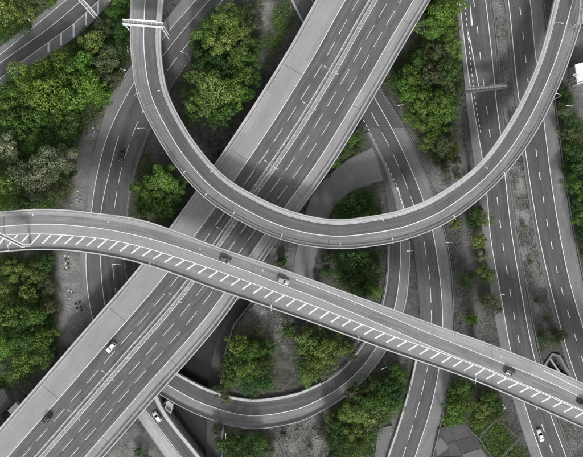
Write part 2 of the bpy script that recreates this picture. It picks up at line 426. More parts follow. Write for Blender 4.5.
R2_l = [(-60, 226), (-30, 205), (0, 182), (15, 170), (37, 154), (95, 112.6), (138, 98.7), (162, 92), (210, 87), (255, 81), (300, 85), (340, 92), (380, 111), (412, 134), (457, 165), (500, 196)]
R2_a = [(-60, 244), (-30, 220), (0, 195.6), (31, 169), (60, 148), (90, 129.7), (115, 116.5), (140, 106), (167, 98.8), (190, 94.2), (212, 91.5), (255, 86), (277, 86.5), (311, 91), (340, 99), (380, 122), (412, 147), (457, 181), (500, 214)]
R2_b = [(-60, 258), (-30, 234), (0, 209), (31, 182.6), (57, 162), (90, 140), (115, 126.5), (139, 117.7), (167, 110.5), (190, 105), (212, 101), (257, 100.3), (304, 104.6), (340, 112), (380, 130), (412, 151), (457, 184.5), (500, 217)]
R2_c = [(-60, 271), (-30, 247), (-5, 226.5), (29, 199), (58, 176.6), (90, 154), (127, 135.7), (142, 129.9), (164, 122.6), (190, 117.3), (207, 114.5), (259, 112.3), (292, 115.7), (340, 123), (380, 138), (412, 154), (457, 189), (500, 222)]
R2_r = [(-60, 283), (-30, 257), (0, 233), (30, 210), (58, 189), (90, 168), (128, 149.5), (168, 135), (213, 126), (261, 123.6), (285, 127), (310, 131), (340, 138), (370, 146), (405, 158), (457, 197), (500, 230)]
R2 = fn_road('y', np.arange(-60, 501, 4.0), R2_l, R2_r, 0.12)

R3_l = [(-60, 262), (0, 293), (20, 303), (60, 327), (90, 345), (121, 363.7), (155, 381), (187, 396.6), (205, 403), (239, 412.6), (262, 415.4), (303, 419.5), (340, 419.5), (368, 415), (410, 404), (457, 388.7), (500, 375)]
R3_d = [(-60, 282), (0, 312), (60, 343.5), (100, 365.5), (115, 372.7), (153, 392.6), (179, 404), (201.5, 412.5), (235, 423), (251, 425.5), (276, 429.4), (303, 431), (340, 431), (365, 428), (400, 420), (457, 403), (500, 389)]
R3_w = [(-60, 300), (0, 327), (50, 350.5), (98.6, 375), (116, 385), (167, 410), (199, 422.8), (230, 432.3), (262.7, 438), (297, 441.7), (330, 442.6), (370, 438.7), (408, 430.8), (457, 415), (500, 401)]
R3_r = [(-60, 312), (0, 338), (50, 359), (90, 380), (131, 405), (194, 432), (226.7, 441.5), (264.5, 448.8), (302, 451.3), (340, 452), (379, 449), (413, 441), (451, 432), (500, 417)]
R3 = fn_road('y', np.arange(-60, 501, 4.0), R3_l, R3_r, 0.16)

RD = pair_road([(364, 133, 370, 131.5), (377, 158, 383.5, 158), (384, 183, 395.5, 185), (388, 210, 403.5, 208), (388.8, 245, 410, 241), (387.5, 275, 408.5, 281), (383, 303, 405, 306),
                (375, 325, 396, 332), (363.7, 343.6, 384.7, 353), (350.5, 361, 369, 374), (335, 375.5, 349, 393), (313.7, 387, 323.5, 409.5), (290, 395.5, 293.5, 422.5), (250, 400, 248, 428),
                (211, 391, 203, 416), (179, 375, 168, 398.5), (150, 357, 138, 379)], [0.2] * 17, per=6)
RE = pair_road([(374, 146, 384, 180), (355, 157, 362, 186.5), (336, 171, 350.5, 191), (319, 188, 337, 203), (310.5, 203, 328.5, 215), (304, 225, 324, 230), (298, 248, 316, 250), (295, 268, 313, 272), (294, 290, 312, 292)], [0.07] * 9, per=6)

R4_l = [(-60, 449), (-30, 454), (0, 456.5), (58, 463), (90, 466), (115, 468.5), (160, 474.5), (202, 480), (235, 483.5), (325, 497), (397, 513), (457, 532), (500, 548)]
R4_a = [(-60, 452), (-30, 456), (0, 459.5), (30, 463), (71, 468), (110, 474), (154.5, 481.7), (194, 487), (235, 490.4), (298, 501.4), (349.7, 510.6), (401.5, 523.8), (457, 542), (500, 558)]
R4_s = [(-60, 457), (0, 464), (8, 465), (74, 472), (103, 475.6), (140, 482)]
R4_d = [(-60, 466), (3, 474), (30, 477.6), (58, 480.5), (82, 483.4), (110, 487), (201, 497.5), (224, 500.3), (247, 503.3), (269, 506.7), (292, 510.2), (317, 514.4), (339, 518.5), (380, 529), (428, 543), (449, 551), (500, 570)]
R4_w = [(-60, 477), (-30, 481.5), (0, 485.6), (52.6, 491.6), (70, 493.3), (109, 497.2), (120, 498.8), (175.5, 505), (235, 512), (282.6, 519.8), (349.7, 532.5), (413, 550), (457, 566), (500, 582)]
R4_r = [(y, x + 3.6) for y, x in R4_w]
R4 = fn_road('y', np.arange(-60, 501, 4.0), R4_l, R4_r, 0.10)

R5_w = [(-60, 500), (-30, 504), (0, 508.4), (78, 516.4), (97, 518.7), (149, 525.3), (207, 534), (235, 539), (280, 548.8), (322, 559.3), (349.7, 567), (379, 576.5), (457, 605), (500, 622)]
R5_l = [(y, x - 2.6) for y, x in R5_w]
R5_d = [(-60, 511), (-15, 517), (11, 520.4), (36, 523.2), (59, 525.7), (153, 536.4), (175.5, 539.7), (199, 543.4), (223, 547.2), (244.5, 551.6), (269.5, 556.7), (290.5, 562), (314, 568.5), (336.6, 575.3), (370, 586), (457, 616), (500, 632)]
R5_a = [(-60, 521), (-30, 525.6), (0, 530), (56.6, 535.8), (117.6, 543.5), (181, 551.4), (235, 560), (282.6, 570), (327.4, 583), (380, 600), (457, 630), (500, 647)]
R5_r = [(-60, 533), (-30, 537.5), (0, 541.5), (56, 547), (115, 554.6), (175.5, 562.5), (235, 572.5), (290.5, 584), (340, 599), (400, 619), (457, 641), (500, 658)]
R5 = fn_road('y', np.arange(-60, 501, 4.0), R5_l, R5_r, 0.10)
GROUND_ROADS = [R1, R2, R3, RD, RE, R4, R5]

# ------------------------------------------------------------------ terrain
def in_poly(X, Y, poly):
    ins = np.zeros(X.shape, bool); n = len(poly)
    for i in range(n):
        x0, y0 = poly[i]; x1, y1 = poly[(i + 1) % n]
        c = ((y0 > Y) != (y1 > Y)) & (X < (x1 - x0) * (Y - y0) / ((y1 - y0) if y1 != y0 else 1e-9) + x0)
        ins ^= c
    return ins
def poly_w(px_pts, z=0.0): return [tuple(at(a, b, z)[:2]) for a, b in px_pts]
def edge_dist(X, Y, poly, closed=True):
    D = np.full(X.shape, 1e9); n = len(poly)
    for i in range(n if closed else n - 1):
        a = np.array(poly[i]); b = np.array(poly[(i + 1) % n]); ab = b - a; L2 = (ab**2).sum() + 1e-9
        t = np.clip(((X - a[0]) * ab[0] + (Y - a[1]) * ab[1]) / L2, 0, 1)
        D = np.minimum(D, np.hypot(X - a[0] - ab[0] * t, Y - a[1] - ab[1] * t))
    return D

TRENCH = poly_w([(247, 293), (254, 300), (234, 325), (226, 350), (221, 385), (223, 425), (220, 500), (232, 504), (199, 456), (178, 428), (161, 404), (150, 372), (147, 345), (175, 330), (210, 318)])
PIT = poly_w([(543, 367), (552, 354), (559, 356), (571, 377), (562, 392), (548, 386)])
GREEN = [  # zones of grass and undergrowth: polygon, strength
    ([(-30, 45), (20, 40), (60, -8), (60, -40), (-30, -40)], 1.0), ([(0, 90), (60, 50), (105, 5), (132, -5), (132, 60), (120, 100), (60, 160), (75, 190), (55, 212), (-40, 214), (-40, 110)], 1.0),
    ([(-40, 258), (50, 254), (55, 300), (58, 345), (30, 380), (-40, 430)], 1.0), ([(182, 60), (235, 5), (262, 0), (258, 60), (255, 95), (228, 130), (190, 110), (172, 90)], 0.7),
    ([(262, 50), (278, 0), (292, 0), (300, 18), (262, 80)], 0.8), ([(140, 150), (185, 175), (190, 195), (165, 225), (130, 215)], 0.8), ([(435, -20), (458, -20), (465, 90), (450, 105), (455, 165), (430, 160), (395, 95), (380, 85), (420, 30)], 0.9),
    ([(330, 195), (376, 190), (384, 222), (330, 224)], 0.7), ([(330, 250), (384, 250), (378, 305), (330, 290)], 0.7), ([(345, 160), (360, 130), (365, 145), (330, 180), (310, 190)], 0.8),
    ([(222, 345), (240, 330), (272, 338), (276, 380), (250, 396), (222, 385)], 0.9), ([(292, 332), (350, 338), (332, 373), (298, 388)], 0.9), ([(270, 330), (300, 330), (300, 390), (270, 392)], 0.3), ([(215, 432), (262, 430), (270, 440), (262, 470), (215, 470)], 0.8),
    ([(325, 412), (360, 380), (400, 362), (412, 372), (400, 410), (385, 430), (372, 470), (325, 470)], 0.9), ([(440, 385), (470, 378), (500, 400), (505, 425), (540, 470), (470, 470), (440, 425)], 0.9),
    ([(556, 130), (575, 120), (600, 130), (600, 290), (575, 235), (562, 170)], 0.8), ([(553, 85), (575, 90), (575, 130), (556, 130)], 0.7), ([(465, 200), (482, 210), (494, 300), (480, 320), (462, 290), (470, 240)], 0.25),
    ([(536, 325), (560, 325), (566, 345), (540, 350)], 0.7)]
LIGHT = [  # gravel, rubble and bare tracks
    ([(56, 252), (90, 254), (96, 300), (75, 345), (58, 345), (62, 300)], 1.0), ([(76, 150), (100, 100), (114, 92), (96, 145), (88, 212), (70, 212)], 0.8), ([(262, 0), (275, 0), (270, 28), (256, 30)], 0.8),
    ([(450, 108), (459, 108), (460, 180), (452, 190)], 0.9), ([(462, 228), (469, 228), (486, 330), (478, 336)], 0.9), ([(404, 130), (415, 130), (450, 190), (434, 192)], 0.9), ([(280, 425), (318, 418), (335, 457), (270, 480)], 0.9), ([(384, 430), (398, 405), (404, 410), (388, 470), (370, 470)], 0.8),
    ([(500, 170), (522, 165), (560, 330), (540, 330), (515, 250)], 1.0), ([(486, -40), (506, -40), (522, 140), (505, 160)], 0.8), ([(105, 440), (135, 425), (165, 462), (110, 490)], 0.7), ([(268, 250), (312, 250), (310, 275), (295, 270)], 0.6), ([(252, 303), (292, 318), (286, 350), (262, 332)], 0.95),
    ([(3, 377), (14, 380), (16, 398), (8, 396)], 0.9), ([(560, 410), (590, 432), (590, 480), (578, 480)], 0.6), ([(570, 35), (600, 30), (600, 120), (577, 120)], 0.6)]

def build_axis(lo, hi, step):
    core = np.arange(lo, hi + step, step); out = [core]
    far = []; d = step
    x = hi
    while x < 3500: d *= 1.35; x += d; far.append(x)
    neg = []; d = step; x = lo
    while x > -3500: d *= 1.35; x -= d; neg.append(x)
    return np.concatenate([neg[::-1], core, far])
gx = build_axis(-122, 122, 0.8); gy = build_axis(-98, 98, 0.8)
X, Y = np.meshgrid(gx, gy)
def waves(X, Y, lam, seed, n=14):
    r = np.random.default_rng(seed); out = np.zeros_like(X)
    for _ in range(n):
        a = r.uniform(0, 2 * math.pi); k = 2 * math.pi / (lam * r.uniform(0.7, 1.5)); out += np.sin(k * (X * math.cos(a) + Y * math.sin(a)) + r.uniform(0, 7))
    return out / math.sqrt(n)
RD_D = np.full(X.shape, 1e9)
near = (np.abs(X) < 140) & (np.abs(Y) < 115)
xs, ys = X[near], Y[near]; dmin = np.full(xs.shape, 1e9)
for r in GROUND_ROADS:
    for c, w in zip(r.C[::2], r.w[::2]): dmin = np.minimum(dmin, np.hypot(xs - c[0], ys - c[1]) - w / 2)
RD_D[near] = dmin
mask = np.clip((RD_D - 0.8) / 5.0, 0, 1)
Z = -0.06 + mask * (0.25 * waves(X, Y, 14, 1) + 0.10 * waves(X, Y, 4, 2) + 0.5 * mask) * np.where(near, 1, 0.0)
Z = np.where(RD_D < 0.8, -0.06, np.maximum(Z, -0.5))
tr_in = in_poly(X, Y, TRENCH); tr_d = edge_dist(X, Y, TRENCH)
Z = np.where(tr_in, -6.0, Z)
in_yard = in_poly(X, Y, poly_w([(437, 428), (465, 421), (497, 470), (428, 474), (432, 452)]))
Z = np.where(in_yard, 0.2, Z)
pit_in = in_poly(X, Y, PIT); Z = np.where(pit_in, -6.0, Z)
def zone(zs, X, Y, soft=2.5):
    g = np.zeros(X.shape)
    for poly, s in zs:
        p = poly_w(poly); ins = in_poly(X, Y, p); d = edge_dist(X, Y, p)
        g = np.maximum(g, s * np.clip(0.5 + np.where(ins, d, -d) / (2 * soft), 0, 1))
    return g
gz, lz = zone(GREEN, X, Y), zone(LIGHT, X, Y, 1.5)
nx, ny = len(gx), len(gy)
verts = np.stack([X, Y, Z], -1).reshape(-1, 3)
ii = np.arange(nx * ny).reshape(ny, nx)
faces = np.stack([ii[:-1, :-1], ii[:-1, 1:], ii[1:, 1:], ii[1:, :-1]], -1).reshape(-1, 4)

def ground_mat():
    m, nt, N, L, b = new_mat('bare_ground')
    geo = N.new('ShaderNodeNewGeometry'); pos = geo.outputs['Position']
    def noise(scale, detail, rough=0.6):
        n = N.new('ShaderNodeTexNoise'); n.inputs['Scale'].default_value = scale; n.inputs['Detail'].default_value = detail; n.inputs['Roughness'].default_value = rough
        L.new(pos, n.inputs['Vector']); return n.outputs['Fac']
    def ramp(x, a, b_, lo=0.0, hi=1.0):
        r = N.new('ShaderNodeMapRange'); r.inputs[1].default_value = a; r.inputs[2].default_value = b_; r.inputs[3].default_value = lo; r.inputs[4].default_value = hi
        L.new(x, r.inputs[0]); return r.outputs[0]
    def mix(f, a, b_):
        x = N.new('ShaderNodeMix'); x.data_type = 'RGBA'
        for k, q in ((0, f), (6, a), (7, b_)):
            if isinstance(q, tuple): x.inputs[k].default_value = (*q, 1)
            else: L.new(q, x.inputs[k])
        return x.outputs[2]
    def mul(a, b_):
        x = N.new('ShaderNodeMath'); x.operation = 'MULTIPLY'
        L.new(a, x.inputs[0])
        if isinstance(b_, float): x.inputs[1].default_value = b_
        else: L.new(b_, x.inputs[1])
        return x.outputs[0]
    ag = N.new('ShaderNodeAttribute'); ag.attribute_name = 'green'
    al = N.new('ShaderNodeAttribute'); al.attribute_name = 'light'
    soil = mix(ramp(noise(0.9, 8, 0.78), 0.38, 0.64), (0.026, 0.025, 0.023), (0.150, 0.146, 0.139))
    soil = mix(ramp(noise(0.13, 4, 0.7), 0.46, 0.70), soil, (0.14, 0.136, 0.13))
    grav = mix(ramp(noise(1.5, 8, 0.8), 0.34, 0.66), (0.12, 0.116, 0.11), (0.44, 0.432, 0.42))
    grav = mix(ramp(noise(0.25, 4, 0.7), 0.36, 0.66), grav, (0.20, 0.195, 0.187))
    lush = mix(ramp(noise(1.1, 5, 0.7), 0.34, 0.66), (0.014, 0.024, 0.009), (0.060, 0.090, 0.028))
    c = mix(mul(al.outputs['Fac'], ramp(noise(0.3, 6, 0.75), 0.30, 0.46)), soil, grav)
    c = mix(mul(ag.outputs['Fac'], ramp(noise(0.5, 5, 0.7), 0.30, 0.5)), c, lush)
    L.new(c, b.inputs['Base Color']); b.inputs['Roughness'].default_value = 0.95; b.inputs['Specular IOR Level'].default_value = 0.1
    bn = N.new('ShaderNodeBump'); bn.inputs['Strength'].default_value = 0.9; bn.inputs['Distance'].default_value = 0.35
    L.new(noise(1.9, 8, 0.72), bn.inputs['Height']); L.new(bn.outputs[0], b.inputs['Normal'])
    return m
M['ground'] = ground_mat()
me = bpy.data.meshes.new('ground')
me.vertices.add(len(verts)); me.vertices.foreach_set('co', verts.astype(np.float32).ravel())
me.loops.add(faces.size); me.loops.foreach_set('vertex_index', faces.astype(np.int32).ravel())
me.polygons.add(len(faces)); me.polygons.foreach_set('loop_start', np.arange(0, faces.size, 4, dtype=np.int32))
me.polygons.foreach_set('use_smooth', np.ones(len(faces), bool))
me.materials.append(M['ground']); me.update(calc_edges=True); me.validate()
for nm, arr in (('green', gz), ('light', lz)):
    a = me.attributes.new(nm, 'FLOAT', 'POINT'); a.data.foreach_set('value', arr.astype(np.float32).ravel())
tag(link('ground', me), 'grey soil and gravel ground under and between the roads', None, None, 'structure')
def ground_z(x, y):
    i = np.clip(np.searchsorted(gx, x), 0, nx - 1); j = np.clip(np.searchsorted(gy, y), 0, ny - 1); return float(Z[j, i])

# canal trench
wp = np.array(TRENCH)
mb = MB(); mb.add([(p[0], p[1], -5.2) for p in TRENCH], [tuple(range(len(TRENCH)))[::-1]])
o = mb.build('water', M['water']); tag(o, 'dark canal water in the trench beside the motorway', None, None, 'structure')
tp = poly_w([(253, 300), (233, 325), (225, 350), (220, 385), (222, 425), (219, 500), (203, 500), (205, 440), (207, 385), (213, 350), (224, 322), (246, 296)])
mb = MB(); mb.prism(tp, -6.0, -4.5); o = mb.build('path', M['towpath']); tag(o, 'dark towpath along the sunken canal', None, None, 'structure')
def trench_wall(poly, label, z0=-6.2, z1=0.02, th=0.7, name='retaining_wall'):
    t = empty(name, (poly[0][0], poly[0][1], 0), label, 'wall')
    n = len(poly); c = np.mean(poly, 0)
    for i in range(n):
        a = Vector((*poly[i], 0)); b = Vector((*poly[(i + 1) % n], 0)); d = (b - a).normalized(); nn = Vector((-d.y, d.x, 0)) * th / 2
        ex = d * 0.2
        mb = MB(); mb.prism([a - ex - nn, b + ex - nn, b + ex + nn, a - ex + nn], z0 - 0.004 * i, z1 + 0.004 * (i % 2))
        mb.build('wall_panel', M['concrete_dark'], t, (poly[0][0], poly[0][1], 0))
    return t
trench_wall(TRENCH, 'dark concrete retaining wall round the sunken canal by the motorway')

# ------------------------------------------------------------------ ground roads
def road_thing(r, name, label, left, right, mat, z=0.0):
    o = strip(r, left, right, name, mat, None, z); return tag(o, label, None, None, 'structure')

def kerb(r, ln, parent, w=0.3, h=0.13, side=1, mat=None, i0=0, i1=None, name='kerb'):
    i1 = r.n if i1 is None else i1
    a = ln; b = ln + r.dir * w * side
    return loft(r, [(a, -0.15), (b, -0.15), (b, h), (a, h)], name, [mat or M['kerbstone']], parent, i0, i1)

def idx(r, q): return int(np.argmin(np.abs(r.q - q)))

# R1: road in the top left corner
t = R1.trace
o1 = road_thing(R1, 'road', 'two-lane road crossing the top left corner under a gantry', t(R1_a), t(R1_c), M['road'])
strip(R1, t(R1_top), t(R1_a), 'road_edge', M['road_side'], o1)
strip(R1, t(R1_c), t(R1_bot), 'hatched_strip', M['road_side'], o1)
strip(R1, t(R1_a), t(R1_b), 'worn_lane', M['patch_light'], o1, 0.005)
for ln, w in ((R1_a, 0.3), (R1_b, 0.3), (R1_c, 0.35)): line_mark(R1, t(ln), w, 'edge_line', M['paint'], o1)
for x0, y0, y1 in ((48.5, 42.5, 52), (61, 33.2, 45), (73.6, 24, 37), (86, 12.5, 25), (98, 1, 14), (109.7, -11, 2)):
    bar_mark('hatch_bar', at(x0, y0, 0.118), at(x0, y1, 0.118), 0.68, o1)
kerb(R1, t(R1_top), o1, side=-1); kerb(R1, t(R1_bot), o1)

# R2: left road under the loop and the flyover
t = R2.trace; k340 = idx(R2, 340)
o2 = road_thing(R2, 'road', 'dark road curving under the loop and the flyover on the left', t(R2_b), t(R2_r), M['road'])
strip(R2, t(R2_l), t(R2_a), 'road_shoulder', M['road_side'], o2)
strip(R2, t(R2_a), t(R2_b), 'slip_lane', M['road_b'], o2)
line_mark(R2, t(R2_a), 0.28, 'edge_line', M['paint'], o2)
line_mark(R2, t(R2_b), 0.25, 'edge_line', M['paint'], o2, i0=0, i1=idx(R2, 62)); line_mark(R2, t(R2_b), 0.25, 'edge_line', M['paint'], o2, i0=idx(R2, 138), i1=k340)
dashes(R2, t(R2_c), 6.0, 9.0, 1.0, 0.22, o2, u1=R2.u[k340])
kerb(R2, t(R2_r), o2, i1=k340); kerb(R2, t(R2_l), o2, side=-1)
kw = idx(R2, 396)
a = t(R2_r); loft(R2, [(a, -0.9), (a + R2.dir * 1.5, -0.9), (a + R2.dir * 1.5, 1.0), (a, 1.0)], 'edge_wall', [M['concrete_light']], o2, kw, R2.n)
a = t(R2_l); b = t(R2_a); strip(R2, a + R2.dir * 0.02, b - R2.dir * 0.5, 'concrete_verge', M['verge'], o2, 0.01, idx(R2, 392))

# R3: slip road right of the motorway
t = R3.trace
o3 = road_thing(R3, 'road', 'two-lane slip road from under the motorway down to the bottom edge', t(R3_l), t(R3_w), M['road_b'])
strip(R3, t(R3_w), t(R3_r), 'road_shoulder', M['road_side'], o3)
line_mark(R3, t(R3_w), 0.3, 'edge_line', M['paint'], o3)
dashes(R3, t(R3_d), 5.8, 8.6, 3.0, 0.22, o3)
dashes(R3, t(R3_l) + R3.dir * 0.15, 1.0, 2.0, 1.0, 0.3, o3, u0=R3.u[idx(R3, 60)], u1=R3.u[idx(R3, 190)], name='short_dash')
strip(R3, t(R3_d), t(R3_w), 'dark_lane', M['road'], o3, 0.005)
strip(R3, t(R3_l), t(R3_r), 'asphalt_patch', M['patch'], o3, 0.008, idx(R3, 60), idx(R3, 134))
kerb(R3, t(R3_r), o3)
a = t(R3_l); loft(R3, [(a, -0.5), (a - R3.dir * 0.7, -0.5), (a - R3.dir * 0.7, 1.1), (a, 1.1)], 'edge_wall', [M['concrete_light']], o3, idx(R3, 356), R3.n)
loft(R3, [(a, -0.5), (a - R3.dir * 0.8, -0.5), (a - R3.dir * 0.8, 0.5), (a, 0.5)], 'edge_wall', [M['concrete']], o3, 0, idx(R3, 52))
z = 0.185
quad_mark('nose_line', [at(396.2, 187, z), at(397.2, 187, z), at(400.6, 212, z), at(399.4, 212, z)], o3)
quad_mark('nose_line', [at(397, 187, z), at(398, 187, z), at(404.6, 209, z), at(403.2, 209.5, z)], o3)
for y_, x0, x1 in ((198, 398.6, 400.6), (202, 399.2, 401.6), (206, 399.7, 402.8)):
    bar_mark('nose_bar', at(x0, y_ + 1.5, z), at(x1, y_ - 1.2, z), 0.45, o3)

# RD: bottom ramp curling under the flyover
od = road_thing(RD, 'road', 'curved ramp sweeping from the bottom left up beside the slip road', RD.line(0.04), RD.line(0.56), M['road'])
strip(RD, RD.line(0.56), RD.line(0.96), 'ramp_shoulder', M['loop_side'], od)
line_mark(RD, RD.line(0.56), 0.3, 'edge_line', M['paint'], od, i0=20)
kd = 8 * 6
loft(RD, [(RD.line(0.04), -0.9), (RD.line(0, -0.5), -0.9), (RD.line(0, -0.5), 0.95), (RD.line(0.04), 0.95)], 'edge_wall', [M['concrete_light']], od, 11 * 6 - 2, RD.n)
loft(RD, [(RD.line(0.04), -0.3), (RD.line(0, -0.1), -0.3), (RD.line(0, -0.1), 0.16), (RD.line(0.04), 0.16)], 'kerb', [M['concrete']], od, 24, 11 * 6 - 1)
loft(RD, [(RD.line(0.96), -0.9), (RD.line(1, 0.1), -0.9), (RD.line(1, 0.1), 0.16), (RD.line(0.96), 0.16)], 'kerb', [M['concrete']], od, 24, 9 * 6 + 1)
loft(RD, [(RD.line(0.985), -0.9), (RD.line(1, 0.1), -0.9), (RD.line(1, 0.1), 0.95), (RD.line(0.985), 0.95)], 'edge_wall', [M['concrete']], od, 9 * 6, RD.n)
strip(RD, RD.line(0.955), RD.line(0.985), 'footway', M['verge'], od, 0.02, 9 * 6, RD.n)
loft(RD, [(RD.line(0, -0.4), -0.12), (RD.line(1), -0.12), (RD.line(1), -1.0), (RD.line(0, -0.4), -1.0)], 'deck', [M['concrete_dark']], od, 13 * 6 + 3, RD.n)

# RE: short access road under the loop
oe = road_thing(RE, 'road', 'short grey access road curving under the loop', RE.line(0), RE.line(1), M['access'])
strip(RE, RE.line(0.02), RE.line(0.98), 'pale_apron', M['road_side'], oe, 0.004, 0, 11)
kerb(RE, RE.line(0), oe, side=-1, i0=3); kerb(RE, RE.line(1), oe, i0=3)

# R4 and R5: dual carriageway on the right
t = R4.trace
o4 = road_thing(R4, 'road', 'left carriageway of the dual carriageway on the right', t(R4_a), t(R4_w), M['road'])
strip(R4, t(R4_l), t(R4_a), 'hard_shoulder', M['road_side'], o4); strip(R4, t(R4_w), t(R4_r), 'edge_strip', M['road_b'], o4)
line_mark(R4, t(R4_a), 0.32, 'edge_line', M['paint'], o4); line_mark(R4, t(R4_w), 0.32, 'edge_line', M['paint'], o4)
ys_ = np.array([p[0] for p in R4_d])
for y_ in list(np.arange(3, 96, 26.6)) + [110, 133, 155, 178, 201, 224, 247, 269.5, 292.5, 316, 339, 361, 384, 406, 428, 449, 470]:
    xx = smooth_interp(R4_d, [y_ - 3.8, y_ + 3.8]); bar_mark('lane_dash', at(xx[0], y_ - 3.8, 0.113), at(xx[1], y_ + 3.8, 0.113), 0.26, o4)
for y_ in np.arange(-20, 136, 5.6):
    xx = smooth_interp(R4_s, [y_ - 1.3, y_ + 1.3]); bar_mark('short_dash', at(xx[0], y_ - 1.3, 0.113), at(xx[1], y_ + 1.3, 0.113), 0.32, o4)
quad_mark('nose_tip', [at(470, 3, .113), at(473.1, 25, .113), at(470.9, 25.5, .113)], o4)
quad_mark('nose_tip', [at(467.2, 27, .113), at(470.4, 41, .113), at(468.2, 41.5, .113)], o4)
bar_mark('nose_line', at(470.2, 40, .114), at(478.8, 87, .114), 0.28, o4)
quad_mark('asphalt_patch', [at(473, 56.5, .108), at(490.5, 56.5, .108), at(493.6, 84, .108), at(477.5, 84, .108)], o4, M['patch_light'])
kerb(R4, t(R4_l), o4, side=-1); kerb(R4, t(R4_r), o4)
t = R5.trace
o5 = road_thing(R5, 'road', 'right carriageway of the dual carriageway, nearest the right edge', t(R5_w), t(R5_a), M['road'])
strip(R5, t(R5_a), t(R5_r), 'hard_shoulder', M['road_side'], o5); strip(R5, t(R5_l), t(R5_w), 'edge_strip', M['road_b'], o5)
line_mark(R5, t(R5_a), 0.32, 'edge_line', M['paint'], o5); line_mark(R5, t(R5_w), 0.32, 'edge_line', M['paint'], o5)
for y_ in [-13, 11, 35.5, 59, 82, 106, 130, 153, 176, 199.5, 222.5, 245, 269, 291, 314, 337, 360, 383, 406]:
    xx = smooth_interp(R5_d, [y_ - 3.8, y_ + 3.8]); bar_mark('lane_dash', at(xx[0], y_ - 3.8, 0.113), at(xx[1], y_ + 3.8, 0.113), 0.26, o5)
kerb(R5, t(R5_l), o5, side=-1); kerb(R5, t(R5_r), o5)

# ------------------------------------------------------------------ viaducts
def spans(r, length):
    out = [0]; 
    for i in range(1, r.n):
        if r.u[i] - r.u[out[-1]] >= length: out.append(i)
    if r.n - 1 - out[-1] < 3: out[-1] = r.n - 1
    else: out.append(r.n - 1)
    return out

def deck_spans(r, cuts, parent, depth=1.35, wing=0.14):
    for i0, i1 in zip(cuts[:-1], cuts[1:]):
        sec = [(r.line(0), -0.05), (r.line(1), -0.05), (r.line(1), -0.45), (r.line(1 - wing), -0.65), (r.line(1 - wing - 0.04), -depth),
               (r.line(wing + 0.04), -depth), (r.line(wing), -0.65), (r.line(0), -0.45)]
        loft(r, sec, 'deck_span', [M['concrete']], parent, i0, i1 + 1, gap=0.015)

def parapets(r, cuts, parent, side, w, h, mat, base=-0.05):
    e = (r.line(0), 1) if side == 0 else (r.line(1), -1)
    a, s_ = e; b = a + r.dir * w * s_
    for i0, i1 in zip(cuts[:-1], cuts[1:]):
        loft(r, [(a, base), (b, base), (b, h), (a, h)], 'parapet', [mat], parent, i0, i1 + 1, gap=0.02)

def rail_line(r, ln, parent, w=0.12, h0=0.45, h1=0.75, name='guard_rail', mat=None, i0=0, i1=None):
    i1 = r.n if i1 is None else i1
    b = ln + r.dir * w
    return loft(r, [(ln, h0), (b, h0), (b, h1), (ln, h1)], name, [mat or M['steel']], parent, i0, i1)

def rail_posts(r, ln, parent, every=3.2, h=0.6, i0=0, i1=None):
    i1 = r.n - 1 if i1 is None else i1 - 1
    mb = MB(); u = r.u[i0] + 0.5
    while u < r.u[i1]:
        p = r.at_u(ln, u); mb.box(p[0] - .05, p[0] + .05, p[1] - .05, p[1] + .05, p[2] - 0.03, p[2] + h); u += every
    o = mb.build('rail_posts', M['steel'], parent); o['kind'] = 'stuff'
    return o

def joint_strips(r, cuts, parent, f0, f1, every=1, w=0.22, names='expansion_joint'):
    for c in cuts[1:-1:every]:
        a, b = r.line(f0)[c], r.line(f1)[c]; t = r.C[min(c + 1, r.n - 1)] - r.C[c - 1]; t = t / np.linalg.norm(t) * w / 2
        quad_mark(names, [a - t + [0, 0, .006], b - t + [0, 0, .006], b + t + [0, 0, .006], a + t + [0, 0, .006]], parent, M['joint'])

def piers(r, cuts, parent, depth, fr, rad, lower):
    for c in cuts[1:-1]:
        cols = []
        for f in fr:
            p = r.line(f)[c]
            if any(q.contains(p, rad + 0.6) for q in lower): continue
            if abs(p[0]) > 125 or abs(p[1]) > 105: continue
            gzv = -5.8 if in_poly(np.array([p[0]]), np.array([p[1]]), TRENCH)[0] else ground_z(p[0], p[1])
            cols.append((p, gzv))
        if not cols: continue
        for p, g in cols:
            mb = MB(); mb.tube([(p[0], p[1], g - 0.4), (p[0], p[1], p[2] - depth - 0.85)], [rad, rad], 16)
            mb.build('pier_column', M['concrete'], parent)
        a, b = r.line(0.1)[c], r.line(0.9)[c]
        mb = MB(); mb.beam((a[0], a[1], a[2] - depth - 0.45), (b[0], b[1], b[2] - depth - 0.45), 1.6, 0.88)
        mb.build('crosshead', M['concrete'], parent)

# motorway
def viaduct(label):
    o = link('viaduct', None, None, (0, 0, 0)); return tag(o, label, 'bridge')
vm = viaduct('wide straight motorway viaduct running diagonally from bottom left to top right')
cm = spans(MW, 17.0)
deck_spans(MW, cm, vm, 1.25, 0.05)
parapets(MW, cm, vm, 0, 0.35, 1.0, M['concrete_light']); parapets(MW, cm, vm, 1, 0.35, 1.0, M['concrete_light'])
strip(MW, MW.line(0, 0.36), MW.line(0.044), 'edge_strip', M['verge'], vm, 0.03)
rail_line(MW, MW.line(0.040), vm); rail_posts(MW, MW.line(0.040), vm)
strip(MW, MW.line(0.044), MW.line(0.258), 'hard_shoulder', M['shoulder'], vm)
strip(MW, MW.line(0.258), MW.line(0.468), 'carriageway', M['motorway'], vm)
strip(MW, MW.line(0.468), MW.line(0.535), 'central_reserve', M['reserve'], vm, 0.02)
strip(MW, MW.line(0.535), MW.line(0.852), 'carriageway', M['motorway'], vm)
strip(MW, MW.line(0.852), MW.line(0.952), 'hard_shoulder', M['shoulder_r'], vm)
strip(MW, MW.line(0.952), MW.line(1, -0.36), 'edge_strip', M['verge'], vm, 0.03)
rail_line(MW, MW.line(0.952), vm); rail_posts(MW, MW.line(0.952), vm)
